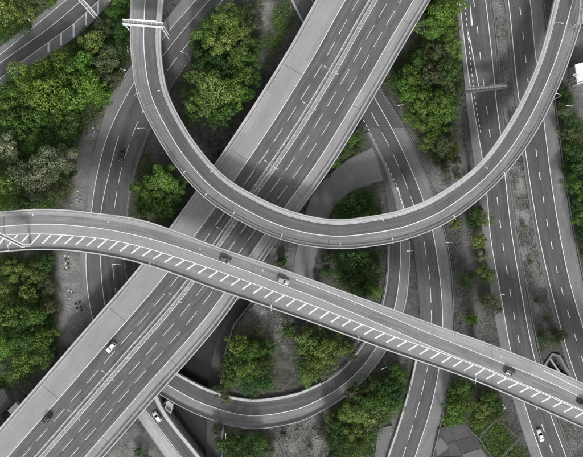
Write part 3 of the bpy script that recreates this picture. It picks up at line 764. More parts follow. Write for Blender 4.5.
for f, w in ((0.258, 0.3), (0.464, 0.24), (0.540, 0.24), (0.852, 0.28)): line_mark(MW, MW.line(f), w, 'edge_line', M['paint'], vm)
for f, st in ((0.372, 2.0), (0.638, 5.0), (0.743, 4.2)): dashes(MW, MW.line(f), 6.0, 9.15, st, 0.2, vm)
rail_line(MW, MW.line(0.4985), vm, 0.3, 0.4, 0.72); rail_posts(MW, MW.line(0.4985, 0.15), vm)
joint_strips(MW, cm, vm, 0.044, 0.468, 2, 0.18); joint_strips(MW, cm, vm, 0.535, 0.952, 2, 0.18)
piers(MW, cm, vm, 1.25, (0.12, 0.37, 0.63, 0.88), 0.75, GROUND_ROADS)

# loop
vl = viaduct('U-shaped loop ramp sweeping over the motorway, open to the top')
cl = spans(LOOP, 19.0)
deck_spans(LOOP, cl, vl, 1.3, 0.12)
parapets(LOOP, cl, vl, 0, 0.45, 1.0, M['concrete_light']); parapets(LOOP, cl, vl, 1, 0.3, 0.65, M['concrete_light'])
loft(LOOP, [(LOOP.line(0, 0.46), -0.05), (LOOP.line(0.155), -0.05), (LOOP.line(0.155), 0.14), (LOOP.line(0, 0.46), 0.14)], 'verge', [M['concrete_light']], vl, 0, LOOP.n)
rail_line(LOOP, LOOP.line(0.085), vl, 0.14, 0.5, 0.8); rail_posts(LOOP, LOOP.line(0.085, 0, 0.14), vl)
line_mark(LOOP, LOOP.line(0.172), 0.16, 'edge_line', M['paint'], vl)
strip(LOOP, LOOP.line(0.155), LOOP.line(0.57), 'carriageway', M['loop_lane'], vl)
strip(LOOP, LOOP.line(0.57), LOOP.line(0.88), 'hard_shoulder', M['loop_side'], vl)
strip(LOOP, LOOP.line(0.88), LOOP.line(1, -0.31), 'edge_strip', M['verge'], vl, 0.03)
rail_line(LOOP, LOOP.line(0.90), vl, 0.12, 0.35, 0.55, mat=M['dull_steel']); rail_posts(LOOP, LOOP.line(0.90), vl)
line_mark(LOOP, LOOP.line(0.57), 0.34, 'edge_line', M['paint'], vl)
joint_strips(LOOP, cl, vl, 0.155, 0.88, 2, 0.2)
piers(LOOP, cl, vl, 1.3, (0.3, 0.7), 0.65, GROUND_ROADS + [MW])

# flyover
vf = viaduct('high flyover with white hatching crossing the picture from left to right')
cf = spans(FLY, 21.0)
t = FLY.trace
deck_spans(FLY, cf, vf, 1.5, 0.12)
parapets(FLY, cf, vf, 0, 0.4, 0.9, M['concrete_light']); parapets(FLY, cf, vf, 1, 0.4, 0.6, M['concrete_light'])
T0, Y0, Y1, Y2, Y3 = FLY.line(0, 0.41), t(F_0), t(F_1), t(F_2), t(F_3)
strip(FLY, T0, Y0, 'hard_shoulder', M['flyover_light'], vf)
strip(FLY, Y0, Y1, 'carriageway', M['flyover_lane'], vf)
strip(FLY, Y1, Y2, 'closed_lane', M['flyover_light'], vf)
strip(FLY, Y2, Y3, 'hatched_strip', M['flyover_mid'], vf)
strip(FLY, Y3, FLY.line(1, -0.41), 'edge_lane', M['flyover_dark'], vf)
rail_line(FLY, FLY.line(0, 1.0), vf); rail_posts(FLY, FLY.line(0, 1.0), vf)
line_mark(FLY, Y1, 0.28, 'edge_line', M['paint'], vf); line_mark(FLY, Y2, 0.34, 'edge_line', M['paint'], vf)
line_mark(FLY, Y0, 0.28, 'edge_line', M['paint'], vf, i0=int(np.argmin(np.abs(XF - 297))))
kM = int(np.argmin(np.abs(XF - 544)))
line_mark(FLY, t([(500, 350.6), (546, 372), (583, 390.3), (640, 418)]), 0.3, 'edge_line', M['paint'], vf, i0=kM)
x_ = 9.0 - 11.1 * 3
while x_ < 640:
    xa, xb = x_, x_ + 8.8
    bar_mark('hatch_bar', at(xa, smooth_interp(F_3, [xa])[0] - 0.6, 22.013), at(xb, smooth_interp(F_2, [xb])[0] + 0.5, 22.013), 0.50, vf)
    x_ += 11.1
joint_strips(FLY, cf, vf, 0.12, 0.97, 2, 0.2)
piers(FLY, cf, vf, 1.5, (0.25, 0.75), 0.8, GROUND_ROADS + [MW])

# ------------------------------------------------------------------ street lamps
ORD = ['first', 'second', 'third', 'fourth', 'fifth', 'sixth', 'seventh', 'eighth', 'ninth', 'tenth', 'eleventh', 'twelfth', 'thirteenth', 'fourteenth', 'fifteenth', 'sixteenth', 'seventeenth', 'eighteenth', 'nineteenth', 'twentieth']
LAMPD = {}
def lamp_meshes(h, arm, twin):
    key = (h, arm, twin)
    if key in LAMPD: return LAMPD[key]
    mb = MB(); mb.tube([(0, 0, 0), (0, 0, 0.5), (0, 0, 0.52), (0, 0, h)], [0.15, 0.14, 0.09, 0.06], 8); pole = mb.data('pole', [M['steel']])
    mb = MB()
    for s_ in ((1, -1) if twin else (1,)):
        mb.tube([(0, 0, h - 0.25), (0.4 * s_, 0, h), (arm * s_, 0, h + 0.25)], [0.055, 0.05, 0.045], 6)
    armd = mb.data('arm', [M['steel']])
    mb = MB(); mb.tube([(-0.15, 0, 0), (0.1, 0, 0.06), (0.75, 0, 0.08), (0.95, 0, 0.02)], [0.06, 0.15, 0.17, 0.06], 8); lan = mb.data('lantern', [M['lantern']])
    LAMPD[key] = (pole, armd, lan); return LAMPD[key]
def lamp(p, direction, label, group, h=9.0, arm=1.6, twin=False):
    """p: world foot; direction: angle of the arm in the ground plane"""
    o = empty('street_lamp', p, label, 'street lamp', group, direction)
    pole, armd, lan = lamp_meshes(h, arm, twin)
    link('pole', pole, o); link('arm', armd, o)
    a = link('lantern', lan, o, (arm, 0, h + 0.27))
    if twin: b = link('lantern', lan, o, (-arm, 0, h + 0.27)); b.rotation_euler = (0, 0, math.pi)
    return o
def lamps_along(r, f, d, us, side, desc, group, h=9.0, arm=1.6, twin=False, order='from the left'):
    pts = []
    for u in us:
        p = r.at_u(r.line(f, d), u); w = r.at_u(r.dir, u); pts.append((p, math.atan2(w[1], w[0]) + (0 if side > 0 else math.pi)))
    pts.sort(key=lambda q: q[0][0])
    for k, (p, a) in enumerate(pts): lamp(p, a, f'{ORD[k]} {desc}, counting {order}', group, h, arm, twin)
def u_near(r, px, py, z):
    p = at(px, py, z); return float(r.u[int(np.argmin(np.hypot(r.C[:, 0] - p[0], r.C[:, 1] - p[1])))])
mwl = [u_near(MW, x, y, 18) for x, y in ((72, 409), (108, 374), (171, 294), (224, 232), (269, 168), (305, 104), (330, 68), (22, 462))]
lamps_along(MW, 0.5, 0, mwl, 1, 'twin-arm lamp on the motorway central reserve', 'twin lamps on the motorway reserve', 9.5, 1.9, True)
lo_ = [u_near(LOOP, x, y, 15) for x, y in ((139, 96), (185, 172), (206, 197), (236, 216), (281, 239), (337, 246), (387, 243), (449, 221), (501, 180), (552, 100), (579, 25))]
lamps_along(LOOP, 1.0, -0.2, lo_, -1, 'lamp on the outer parapet of the loop', 'lamps on the loop outer parapet', 8.0, 1.2)
li_ = [u_near(LOOP, x, y, 15) for x, y in ((166, 90), (216, 172), (288, 212), (382, 218), (478, 163), (545, 22))]
lamps_along(LOOP, 0.0, 0.25, li_, 1, 'lamp on the inner parapet of the loop', 'lamps on the loop inner parapet', 8.0, 1.2)
lf_ = [u_near(FLY, x, y, 22) for x, y in ((46, 212), (119, 221), (208, 250), (272, 266), (358, 300), (430, 325), (497, 352))]
lamps_along(FLY, 0.0, 0.2, lf_, 1, 'lamp on the upper parapet of the flyover', 'lamps on the flyover upper parapet', 9.0, 1.4)
lf_ = [u_near(FLY, x, y, 22) for x, y in ((20, 247), (150, 265), (265, 305), (350, 337), (460, 374))]
lamps_along(FLY, 1.0, -0.2, lf_, -1, 'lamp on the lower parapet of the flyover', 'lamps on the flyover lower parapet', 9.0, 1.4)
def ground_lamp(px, py, ang, label, h=8.5, arm=1.5):
    p = at(px, py, 0); lamp((p[0], p[1], max(-0.1, ground_z(p[0], p[1]) - 0.15)), math.radians(ang), label, 'street lamps standing on the ground', h, arm)
ground_lamp(36, 24, -50, 'street lamp beside the trees in the top left corner', 9)
ground_lamp(132.5, 52, -80, 'street lamp among shrubs left of the loop', 8)
ground_lamp(126, 74, -20, 'street lamp in the shrubs below the gantry by the loop')
ground_lamp(190.5, 60, 160, 'street lamp beside the road right of the loop top')
ground_lamp(149, 131.5, 185, 'street lamp by the left road below the loop')
ground_lamp(400, 108, 200, 'street lamp on the verge beside the slip road by the motorway')
ground_lamp(409, 250, 180, 'street lamp between the ramp and the slip road under the loop')
ground_lamp(490.5, 292, 0, 'street lamp beside the left shoulder of the dual carriageway')
ground_lamp(563, 110, 180, 'street lamp in scrub right of the dual carriageway')
ground_lamp(569, 80, 180, 'street lamp beside the white-roofed building')
ground_lamp(568, 84, 150, 'street lamp next to the loop at the right edge')
ground_lamp(126, 263, 180, 'street lamp under the flyover by the left road')
ground_lamp(228, 432, 90, 'street lamp below the curved bottom ramp')
ground_lamp(384, 362, 200, 'street lamp beside the ramp just below the flyover')
ground_lamp(168, 398, 30, 'street lamp at the corner of ramp and motorway')
ground_lamp(447, 242, 180, 'street lamp on the dirt strip right of the slip road')

# ------------------------------------------------------------------ gantries
def gantry(pa, pb, za, zb, ztop, width, label, panels=1, mat_ch=None, cantilever=False, face=1, board=None):
    """box-truss sign gantry from foot pa to foot pb (world xy)"""
    a = Vector((pa[0], pa[1], 0)); b = Vector((pb[0], pb[1], 0)); d = (b - a); Lg = d.length; ang = math.atan2(d.y, d.x)
    o = empty('sign_gantry', (a.x, a.y, za), label, 'gantry', None, ang)
    ch = mat_ch or M['white_steel']; zt = ztop - za
    for s_ in (-1, 1):
        for zz in (zt, zt - 1.2):
            mb = MB(); mb.box(-0.6, Lg + 0.6, s_ * width / 2 - 0.14, s_ * width / 2 + 0.14, zz - 0.14, zz + 0.14); mb.build('chord', ch, o)
    mb = MB(); mb.box(-0.5, Lg + 0.5, -width / 2 + 0.15, width / 2 - 0.15, zt - 0.30, zt - 0.22); mb.build('walkway', M['grating'], o)
    mb = MB(); k = 0; x = 0.0
    while x < Lg - 0.5:
        x2 = min(x + 1.6, Lg)
        for s_ in (-1, 1):
            z0, z1 = (zt - 1.2, zt) if k % 2 else (zt, zt - 1.2)
            mb.beam((x, s_ * width / 2, z0), (x2, s_ * width / 2, z1), 0.09, 0.09)
        mb.beam((x, -width / 2, zt - 0.02), (x, width / 2, zt - 0.02), 0.10, 0.08)
        x = x2; k += 1
    bo = mb.build('bracing', ch, o); bo['kind'] = 'stuff'
    for xx, zf in ((0, 0.0),) if cantilever else ((0, 0.0), (Lg, zb - za)):
        for s_ in (-1, 1):
            mb = MB(); mb.tube([(xx, s_ * width * 0.42, zf - 0.3), (xx, s_ * width * 0.42, zt - 1.1)], [0.22, 0.18], 10); mb.build('column', ch, o)
    for k in range(panels):
        c = Lg * (k + 0.5) / panels; hw = Lg / panels * 0.36
        mb = MB(); mb.box(c - hw, c + hw, face * (width / 2 + 0.22) - 0.07, face * (width / 2 + 0.22) + 0.07, zt - 2.6, zt + 0.5); mb.build('sign_panel', board or M['sign_back'], o)
    return o
def gpts(x0, y0, x1, y1, z): return at(x0, y0, z)[:2], at(x1, y1, z)[:2]
a, b = gpts(124, 21.5, 161, 24.5, 15.0); gantry(a, b, -0.2, -0.1, 15.0, 1.5, 'white box-truss gantry spanning the left arm of the loop', 1, face=1, board=M['white_steel'])
a, b = gpts(76, -6, 94, 14.5, 7.2); gantry(a, b, -0.2, -0.2, 7.2, 1.3, 'white gantry across the road at the top left', 0)
a, b = gpts(467, 90, 506, 86, 7.5); gantry(a, b, -0.2, -0.2, 7.5, 1.4, 'dark sign gantry over the left carriageway of the dual carriageway', 2, M['dark_steel'], face=1)
a, b = gpts(22, 245.5, -3, 233, 29.0); gantry(a, b, 22.0, 22.0, 29.0, 0.9, 'white cantilever gantry reaching over the flyover at the left edge', 0, cantilever=True)
a, b = gpts(580.5, 22, 583, -14, 17.5); gantry(a, b, 0.0, 0.0, 17.5, 1.2, 'lattice gantry beside the loop in the top right corner', 0, M['steel'])

# ------------------------------------------------------------------ guard rails on the ground roads
def guard(r, ln, label, i0=0, i1=None, every=3.2):
    o = rail_line(r, ln, None, 0.18, 0.45, 0.78, 'guard_rail', M['dull_steel'], i0, i1)
    tag(o, label, 'guard rail'); rail_posts(r, ln + r.dir * 0.09, o, every, 0.6, i0, i1)
guard(R4, R4.trace(R4_r) + R4.dir * 0.7, 'steel guard rail along the median side of the left carriageway')
guard(R5, R5.trace(R5_l) - R5.dir * 0.8, 'steel guard rail along the median side of the right carriageway')
guard(R5, R5.trace(R5_r) + R5.dir * 0.5, 'steel guard rail outside the right hard shoulder of the dual carriageway')
guard(R3, R3.trace(R3_r) + R3.dir * 0.5, 'steel guard rail along the right side of the slip road')
guard(R2, R2.trace(R2_r) + R2.dir * 0.6, 'steel guard rail along the right side of the left road', 0, idx(R2, 330))
guard(RD, RD.line(0, -0.6), 'steel guard rail on the inner side of the ramp beside the slip road', 4 * 6, 11 * 6 - 3)
guard(R1, R1.trace(R1_bot) + R1.dir * 0.5, 'steel guard rail below the road in the top left corner')
guard(RE, RE.line(0, -0.5), 'steel guard rail on the outer bend of the short access road', 6, 32)

# ------------------------------------------------------------------ cars
def car_meshes(kind):
    Lh, W, roof = {'hatch': (2.05, 0.88, 1.48), 'saloon': (2.3, 0.9, 1.43), 'van': (2.35, 0.92, 1.75)}[kind]
    st = [(-Lh, .58, .72, .74), (-Lh + .12, .78, .84, .93), (-Lh * .55, .86, .96, 1.0), (0, .9, .98, 1.0), (Lh * .3, .9, .96, 1.0), (Lh * .62, .84, .86, .98), (Lh - .15, .72, .72, .92), (Lh, .5, .58, .72)]
    secs = []
    for x, top_in, top, ws in st:
        w = W * ws
        secs.append([(x, -w * .93, .24), (x, -w, .5), (x, -w * .97, top * .92), (x, -w * .8, top), (x, 0, top + .035), (x, w * .8, top), (x, w * .97, top * .92), (x, w, .5), (x, w * .93, .24)])
    n = 9; vs = [p for s_ in secs for p in s_]; fs = []
    for i in range(len(secs) - 1):
        for k in range(n - 1): fs.append((i * n + k, i * n + k + 1, (i + 1) * n + k + 1, (i + 1) * n + k)[::-1])
        fs.append((i * n, (i + 1) * n, (i + 1) * n + n - 1, i * n + n - 1)[::-1])
    fs.append(tuple(range(n))); fs.append(tuple(range((len(secs) - 1) * n, len(secs) * n))[::-1])
    body = mesh_data('body', vs, fs, [None], smooth=True)
    back = {'hatch': -Lh + .18, 'saloon': -Lh + .75, 'van': -Lh + .1}[kind]
    b0, b1 = back, Lh * .42; r0, r1 = back + (.35 if kind != 'saloon' else .6), Lh * .42 - .75
    bw, rw, bz = W * .94, W * .74, .93
    cab = [(b0, -bw, bz), (b1, -bw, bz), (b1, bw, bz), (b0, bw, bz), (r0, -rw, roof - .05), (r1, -rw, roof - .05), (r1, rw, roof - .05), (r0, rw, roof - .05),
           (r0 + .15, -rw * .8, roof), (r1 - .12, -rw * .8, roof), (r1 - .12, rw * .8, roof), (r0 + .15, rw * .8, roof)]
    cf_ = [(0, 1, 5, 4), (1, 2, 6, 5), (2, 3, 7, 6), (3, 0, 4, 7), (4, 5, 9, 8), (5, 6, 10, 9), (6, 7, 11, 10), (7, 4, 8, 11), (8, 9, 10, 11)]
    cabin = mesh_data('cabin', cab, cf_, [None])
    def pane(q, name, m=.12):
        q = [np.array(cab[i]) for i in q]; c = sum(q) / 4; nn = np.cross(q[1] - q[0], q[3] - q[0]); nn = nn / np.linalg.norm(nn) * .006
        p = [c + (v - c) * (1 - m) + nn for v in q]; p2 = [v - nn * 1.6 for v in p]
        return mesh_data(name, p + p2, [(0, 1, 2, 3), (7, 6, 5, 4), (0, 4, 5, 1), (1, 5, 6, 2), (2, 6, 7, 3), (3, 7, 4, 0)], [M['glass']])
    panes = [('windscreen', pane((1, 2, 6, 5), 'windscreen', .1)), ('rear_window', pane((3, 0, 4, 7), 'rear_window', .14)), ('side_window', pane((0, 1, 5, 4), 'side_window', .14)), ('side_window', pane((2, 3, 7, 6), 'side_window', .14))]
    mb = MB(); mb.tube([(0, -.11, 0), (0, .11, 0)], [.32, .32], 14); ty = mb.data('wheel', [M['tyre']])
    mb = MB(); mb.tube([(0, -.118, 0), (0, .118, 0)], [.19, .19], 10); ri = mb.data('rim', [M['rim']])
    mb = MB(); mb.box(-.10, .10, -.2, .2, -.07, .07); hl = mb.data('headlight', [M['headlight']]); 
    mb = MB(); mb.box(-.07, .07, -.16, .16, -.1, .1); tl = mb.data('taillight', [M['taillight']])
    mb = MB(); mb.box(-.08, .08, -.1, .1, -.07, .07); mi_ = mb.data('mirror', [None])
    return dict(body=body, cabin=cabin, panes=panes, ty=ty, ri=ri, hl=hl, tl=tl, mi=mi_, L=Lh, W=W, b1=b1, r0=r0, r1=r1, roof=roof)
CARD = {k: car_meshes(k) for k in ('hatch', 'saloon', 'van')}
def paint_slot(o, m):
    o.material_slots[0].link = 'OBJECT'; o.material_slots[0].material = m
def car(px, py, z, heading_px, kind, paint, label, black_roof=False):
    """heading_px: (dx, dy) in photo pixels towards the front"""
    p = at(px, py, z + 0.7); p[2] = z + 0.014
    d = CARD[kind]; o = empty('car', p, label, 'car', 'cars driving on the roads', math.atan2(-heading_px[1], heading_px[0]))
    b = link('body', d['body'], o); paint_slot(b, paint)
    c = link('cabin', d['cabin'], o); paint_slot(c, M['glass'] if black_roof else paint)
    for nm, me_ in d['panes']: link(nm, me_, c)
    for sx in (-1, 1):
        for sy in (-1, 1):
            w = link('wheel', d['ty'], o, (sx * d['L'] * .62, sy * d['W'] * .9, .32)); link('rim', d['ri'], w)
    for sy in (-1, 1):
        link('headlight', d['hl'], o, (d['L'] - .12, sy * d['W'] * .62, .62)); link('taillight', d['tl'], o, (-d['L'] + .05, sy * d['W'] * .6, .72))
        mm = link('mirror', d['mi'], o, (d['b1'] - .25, sy * (d['W'] + .08), .98)); paint_slot(mm, paint)
    return o
P_white = flat_mat('white_car_paint', (0.80, 0.80, 0.80), 0.28, coat=0.6); P_dark = flat_mat('black_car_paint', (0.025, 0.025, 0.027), 0.25, coat=0.6)
P_grey = flat_mat('grey_car_paint', (0.16, 0.16, 0.165), 0.3, 0.3, coat=0.6); P_silver = flat_mat('silver_car_paint', (0.52, 0.52, 0.53), 0.3, 0.4, coat=0.6)
car(111, 347.5, 7.6, (-0.66, 0.75), 'hatch', P_white, 'white car in the left carriageway of the motorway below the flyover')
car(47, 419, 7.6, (-0.66, 0.75), 'saloon', P_dark, 'dark car in the left carriageway of the motorway near the bottom left')
car(122, 155, 0.12, (-0.26, 0.97), 'saloon', P_dark, 'black car on the left road between the loop and the flyover')
car(225.5, 260.3, 22.0, (0.94, 0.34), 'hatch', P_grey, 'grey car on the flyover over the motorway')
car(283, 281, 22.0, (0.93, 0.36), 'hatch', P_silver, 'silver car on the flyover following the grey car right of the motorway')
car(510, 372.6, 22.0, (0.92, 0.40), 'hatch', P_grey, 'dark grey car on the flyover over the dual carriageway')
car(584, 403.5, 22.0, (0.91, 0.42), 'saloon', P_dark, 'black car on the flyover cut off by the right edge')
car(157, 417, 0.12, (-0.6, -0.8), 'hatch', P_white, 'white car on the bottom left road beside the canal trench')
car(540.5, 435.5, 0.10, (-0.32, -0.95), 'saloon', P_white, 'white car on the dual carriageway below the flyover')

# ------------------------------------------------------------------ buildings, yard, fence, rubble
def at2(px, py, z=0): return tuple(at(px, py, z)[:2])
pw = [at2(575.2, 65, 6), at2(602, 58, 6), at2(606, 76, 6), at2(577.4, 83.5, 6)]
o = empty('warehouse', (*pw[0], 0), 'white flat-roofed building cut off by the right edge', 'building')
og = (*pw[0], 0)
mb = MB(); mb.prism(pw, -0.3, 5.8); mb.build('wall', M['brickgrey'], o, og)
cpt = np.mean(pw, 0); pr = [tuple(cpt + (np.array(q) - cpt) * 1.015) for q in pw]
mb = MB(); mb.prism(pr, 5.803, 6.0); ro = mb.build('roof', M['roof_white'], o, og)
for k in range(4):
    a = Vector((*pr[k], 6.14)); b = Vector((*pr[(k + 1) % 4], 6.14)); mb = MB(); mb.beam(a, b, 0.3, 0.27); mb.build('roof_edge', M['white_steel'], ro, og)
for k in range(9):
    f = (k + 0.5) / 9; a = Vector((*(np.array(pr[0]) * (1 - f) + np.array(pr[1]) * f), 6.03)); b = Vector((*(np.array(pr[3]) * (1 - f) + np.array(pr[2]) * f), 6.03))
    d_ = (b - a).normalized() * 0.3; mb = MB(); mb.beam(a + d_, b - d_, 0.08, 0.05); mb.build('roof_seam', M['roof_white'], ro, og)
# pale container beside the motorway, bottom left
pc = [at2(7.5, 411, 2.6), at2(15.5, 402.5, 2.6), at2(20, 407, 2.6), at2(12, 415.5, 2.6)]
o = empty('container', (*pc[0], 0), 'pale container tucked against the motorway at the bottom left', 'container'); og = (*pc[0], 0)
mb = MB(); mb.prism(pc, -0.2, 2.5); mb.build('wall', M['white_steel'], o, og)
for k in range(6):
    f0, f1 = k / 6 + 0.01, (k + 1) / 6 - 0.01
    q = lambda i, j, f: np.array(pc[i]) * (1 - f) + np.array(pc[j]) * f
    mb = MB(); mb.prism([tuple(q(0, 1, f0)), tuple(q(0, 1, f1)), tuple(q(3, 2, f1)), tuple(q(3, 2, f0))], 2.502, 2.6); mb.build('roof_panel', M['roof_white'], o, og)
# dark ribbed sheds, bottom left corner
for lab, pts, h in (('dark ribbed shed roof in the bottom left corner beside the container', [(-10, 398), (3, 388), (11, 404), (-2, 416)], 3.2), ('dark low shed against the motorway in the bottom left corner', [(-12, 420), (-1, 417), (3, 423), (-10, 436)], 2.6)):
    pp = [at2(*q_, h) for q_ in pts]; o = empty('shed', (*pp[0], 0), lab, 'shed'); og = (*pp[0], 0)
    mb = MB(); mb.prism(pp, -0.3, h - 0.15); mb.build('wall', M['brickgrey'], o, og)
    for k in range(6):
        f0, f1 = k / 6 + 0.006, (k + 1) / 6 - 0.006
        q = lambda i, j, f: np.array(pp[i]) * (1 - f) + np.array(pp[j]) * f
        A, B, C_, D_ = q(0, 1, f0), q(0, 1, f1), q(3, 2, f1), q(3, 2, f0)
        mb = MB(); mb.prism([tuple(A), tuple(B), tuple(C_), tuple(D_)], h - 0.147, h + 0.03 * (k % 2)); mb.build('roof_panel', M['roof_dark'], o, og)
# paved yard, bottom right
yard = link('yard', None, None, (0, 0, 0)); tag(yard, 'paved yard of mismatched concrete slabs at the bottom, right of the slip road', None, None, 'structure')
for k, (pts, m) in enumerate((([(441, 431), (448, 427.5), (454, 438), (446, 443)], 'slab_a'), ([(434, 443), (440, 437), (449, 447), (437, 456)], 'slab_b'), ([(449, 427), (462, 423.5), (470, 435), (456, 440)], 'slab_a'), ([(455, 441), (470, 436), (479, 447), (462, 453)], 'slab_c'),
                             ([(447, 444), (454, 441), (461, 454), (450, 456)], 'slab_a'), ([(462, 454), (480, 448), (492, 463), (466, 470)], 'slab_b'), ([(438, 457), (460, 456), (465, 472), (436, 476)], 'slab_c'), ([(470, 384), (477, 381), (476, 418), (466, 421)], 'slab_a'))):
    pp = [at2(*q_) for q_ in pts]; mb = MB(); mb.prism(pp, -0.3, 0.5 + 0.015 * k); mb.build('slab', M[m], yard)
pp = [at2(*q_) for q_ in [(437, 428), (465, 421), (497, 470), (428, 474), (432, 452)]]; mb = MB(); mb.prism(pp, -0.3, 0.47); mb.build('slab', M['slab_c'], yard)
for pts in ([(378, 428), (392, 425), (388, 444), (374, 462)],):
    pp = [at2(*q_) for q_ in pts]; mb = MB(); mb.prism(pp, -0.3, 0.55); mb.build('slab', M['slab_b'], yard)
# fence round the grass plot
def fence(pts, label, h=1.5):
    w = [at(*q_) for q_ in pts]; o = empty('fence', (w[0][0], w[0][1], 0), label, 'fence'); og = (w[0][0], w[0][1], 0)
    for a, b in zip(w[:-1], w[1:]):
        n = max(2, int(np.linalg.norm(b - a) / 2.6))
        for k in range(n):
            p = a + (b - a) * k / n; q_ = a + (b - a) * (k + 1) / n; g0 = ground_z(p[0], p[1]); g1 = ground_z(q_[0], q_[1])
            mb = MB(); mb.box(p[0] - .07, p[0] + .07, p[1] - .07, p[1] + .07, g0 - 0.2, g0 + h + .05); mb.build('post', M['concrete'], o, og)
            mb = MB()
            for zz in (0.5, h - 0.08): mb.beam((p[0], p[1], g0 + zz), (q_[0], q_[1], g1 + zz), 0.08, 0.1)
            mb.build('rail', M['dull_steel'], o, og)
fence([(478, 436.5), (496.5, 417.5), (518.5, 438), (498, 458)], 'pale fence round the grass plot at the bottom right')
fence([(463, 423.5), (478, 437.5), (493, 459)], 'fence between the paved yard and the grass plot')
fence([(278, 442), (290, 426)], 'short fence below the curved ramp at the bottom')
# rubble heaps
def rock(r_, seed):
    rr = np.random.default_rng(seed); vs, fs = [], []
    import bmesh as _b
    bm = _b.new(); _b.ops.create_icosphere(bm, subdivisions=1, radius=r_)
    for v in bm.verts: v.co = v.co * (0.7 + 0.5 * rr.random()); v.co.z *= 0.7
    me_ = bpy.data.meshes.new('rubble_block'); bm.to_mesh(me_); bm.free(); me_.materials.append(None); return me_
ROCKS = [rock(0.6, k) for k in range(5)]
def heap(cx, cy, spots, label):
    c = at(cx, cy); g = ground_z(c[0], c[1]); o = empty('rubble_heap', (c[0], c[1], g), label, 'rubble')
    for k, (dx, dy, s_, m) in enumerate(spots):
        b = link('rubble_block', ROCKS[k % 5], o, (dx * S, -dy * S, 0.14 * s_)); b.scale = (s_ * .72, s_ * 0.6, s_ * 0.55); b.rotation_euler = (0, 0, k * 1.3)
        b.material_slots[0].link = 'OBJECT'; b.material_slots[0].material = M[m]
heap(67.5, 263, [(-2, -7.5, 1.3, 'stone_w'), (1.6, -7, 1.1, 'stone_w'), (-1, -4, 1.2, 'stone_d'), (1.6, -3, 1.0, 'stone'), (-1.4, 0, 1.2, 'stone_w'), (1.2, 1, 1.1, 'stone_d'), (-0.4, 4, 1.2, 'stone_w'), (2, 5, 1.0, 'stone_d'), (0, 8, 1.1, 'stone'), (-2, 6, .9, 'stone_d')], 'white and dark rubble heap just below the flyover at the left')
heap(71, 294, [(-2, -4, 1.0, 'stone_w'), (1, -3, 1.1, 'stone_w'), (2.5, 0, 1.0, 'stone'), (-1, 4, 1.1, 'stone_w'), (-1.6, -1, .9, 'stone')], 'small heap of pale blocks on the gravel strip')
heap(78, 306, [(-2, -2, 1.5, 'stone_d'), (1.5, -3, 1.6, 'stone_d'), (3, 1, 1.3, 'stone_d'), (-1, 2, 1.5, 'stone_d'), (-0.5, 4.5, 1.1, 'stone_w'), (1.5, 4, 1.0, 'stone'), (4, 4, 1.1, 'stone_d')], 'dark heap of rubble on the gravel beside the motorway')
heap(78, 196, [(-3, -4, 1.0, 'stone'), (0, -5, 1.1, 'stone_w'), (2, 0, 1.0, 'stone'), (-1, 3, .9, 'stone_w'), (3, 5, 1.0, 'stone'), (-3, 1, .8, 'stone'), (1, 7, .9, 'stone')], 'pale rubble heap above the flyover at the left')
heap(93, 131, [(0, -3, 1.0, 'stone_w'), (1, 1, .9, 'stone'), (-1, 3, .9, 'stone'), (1.5, 5, .8, 'stone')], 'small rubble heap beside the left road by the trees')
heap(503.5, 408, [(-1, -3, 1.1, 'stone_w'), (0.5, 0, 1.2, 'stone_w'), (-.5, 3, .9, 'stone'), (1.5, -2, .8, 'stone')], 'white rubble heap beside the fence under the flyover')
# concrete-framed pit in the median and its struts
pit = trench_wall(PIT, 'triangular concrete pit in the median above the flyover', -6.2, 0.5, 0.8, 'concrete_pit')
for (x0, y0), (x1, y1) in (((549, 357), (562, 376)), ((545, 364), (557, 384))):
    a, b = at(x0, y0), at(x1, y1); mb = MB(); mb.beam((a[0], a[1], 0.0), (b[0], b[1], 0.0), 0.55, 0.5); mb.build('strut', M['concrete'], pit, (PIT[0][0], PIT[0][1], 0))
# inspection platform between ramp and road at the trench
o = empty('platform', at(169, 407), 'small walled concrete platform between the ramp and the bottom road', 'platform'); og = tuple(at(169, 407))
pp = [at(167.5, 401), at(172.5, 404), at(171, 413), at(165.5, 408)]
mb = MB(); mb.prism([tuple(q_[:2]) for q_ in pp], -6.0, -0.3); mb.build('slab', M['concrete'], o, og)
for k in range(4):
    a, b = pp[k], pp[(k + 1) % 4]; mb = MB(); mb.beam((a[0], a[1], 0.1), (b[0], b[1], 0.1), 0.3, 1.0 + 0.004 * k); mb.build('side_wall', M['concrete_light'], o, og)

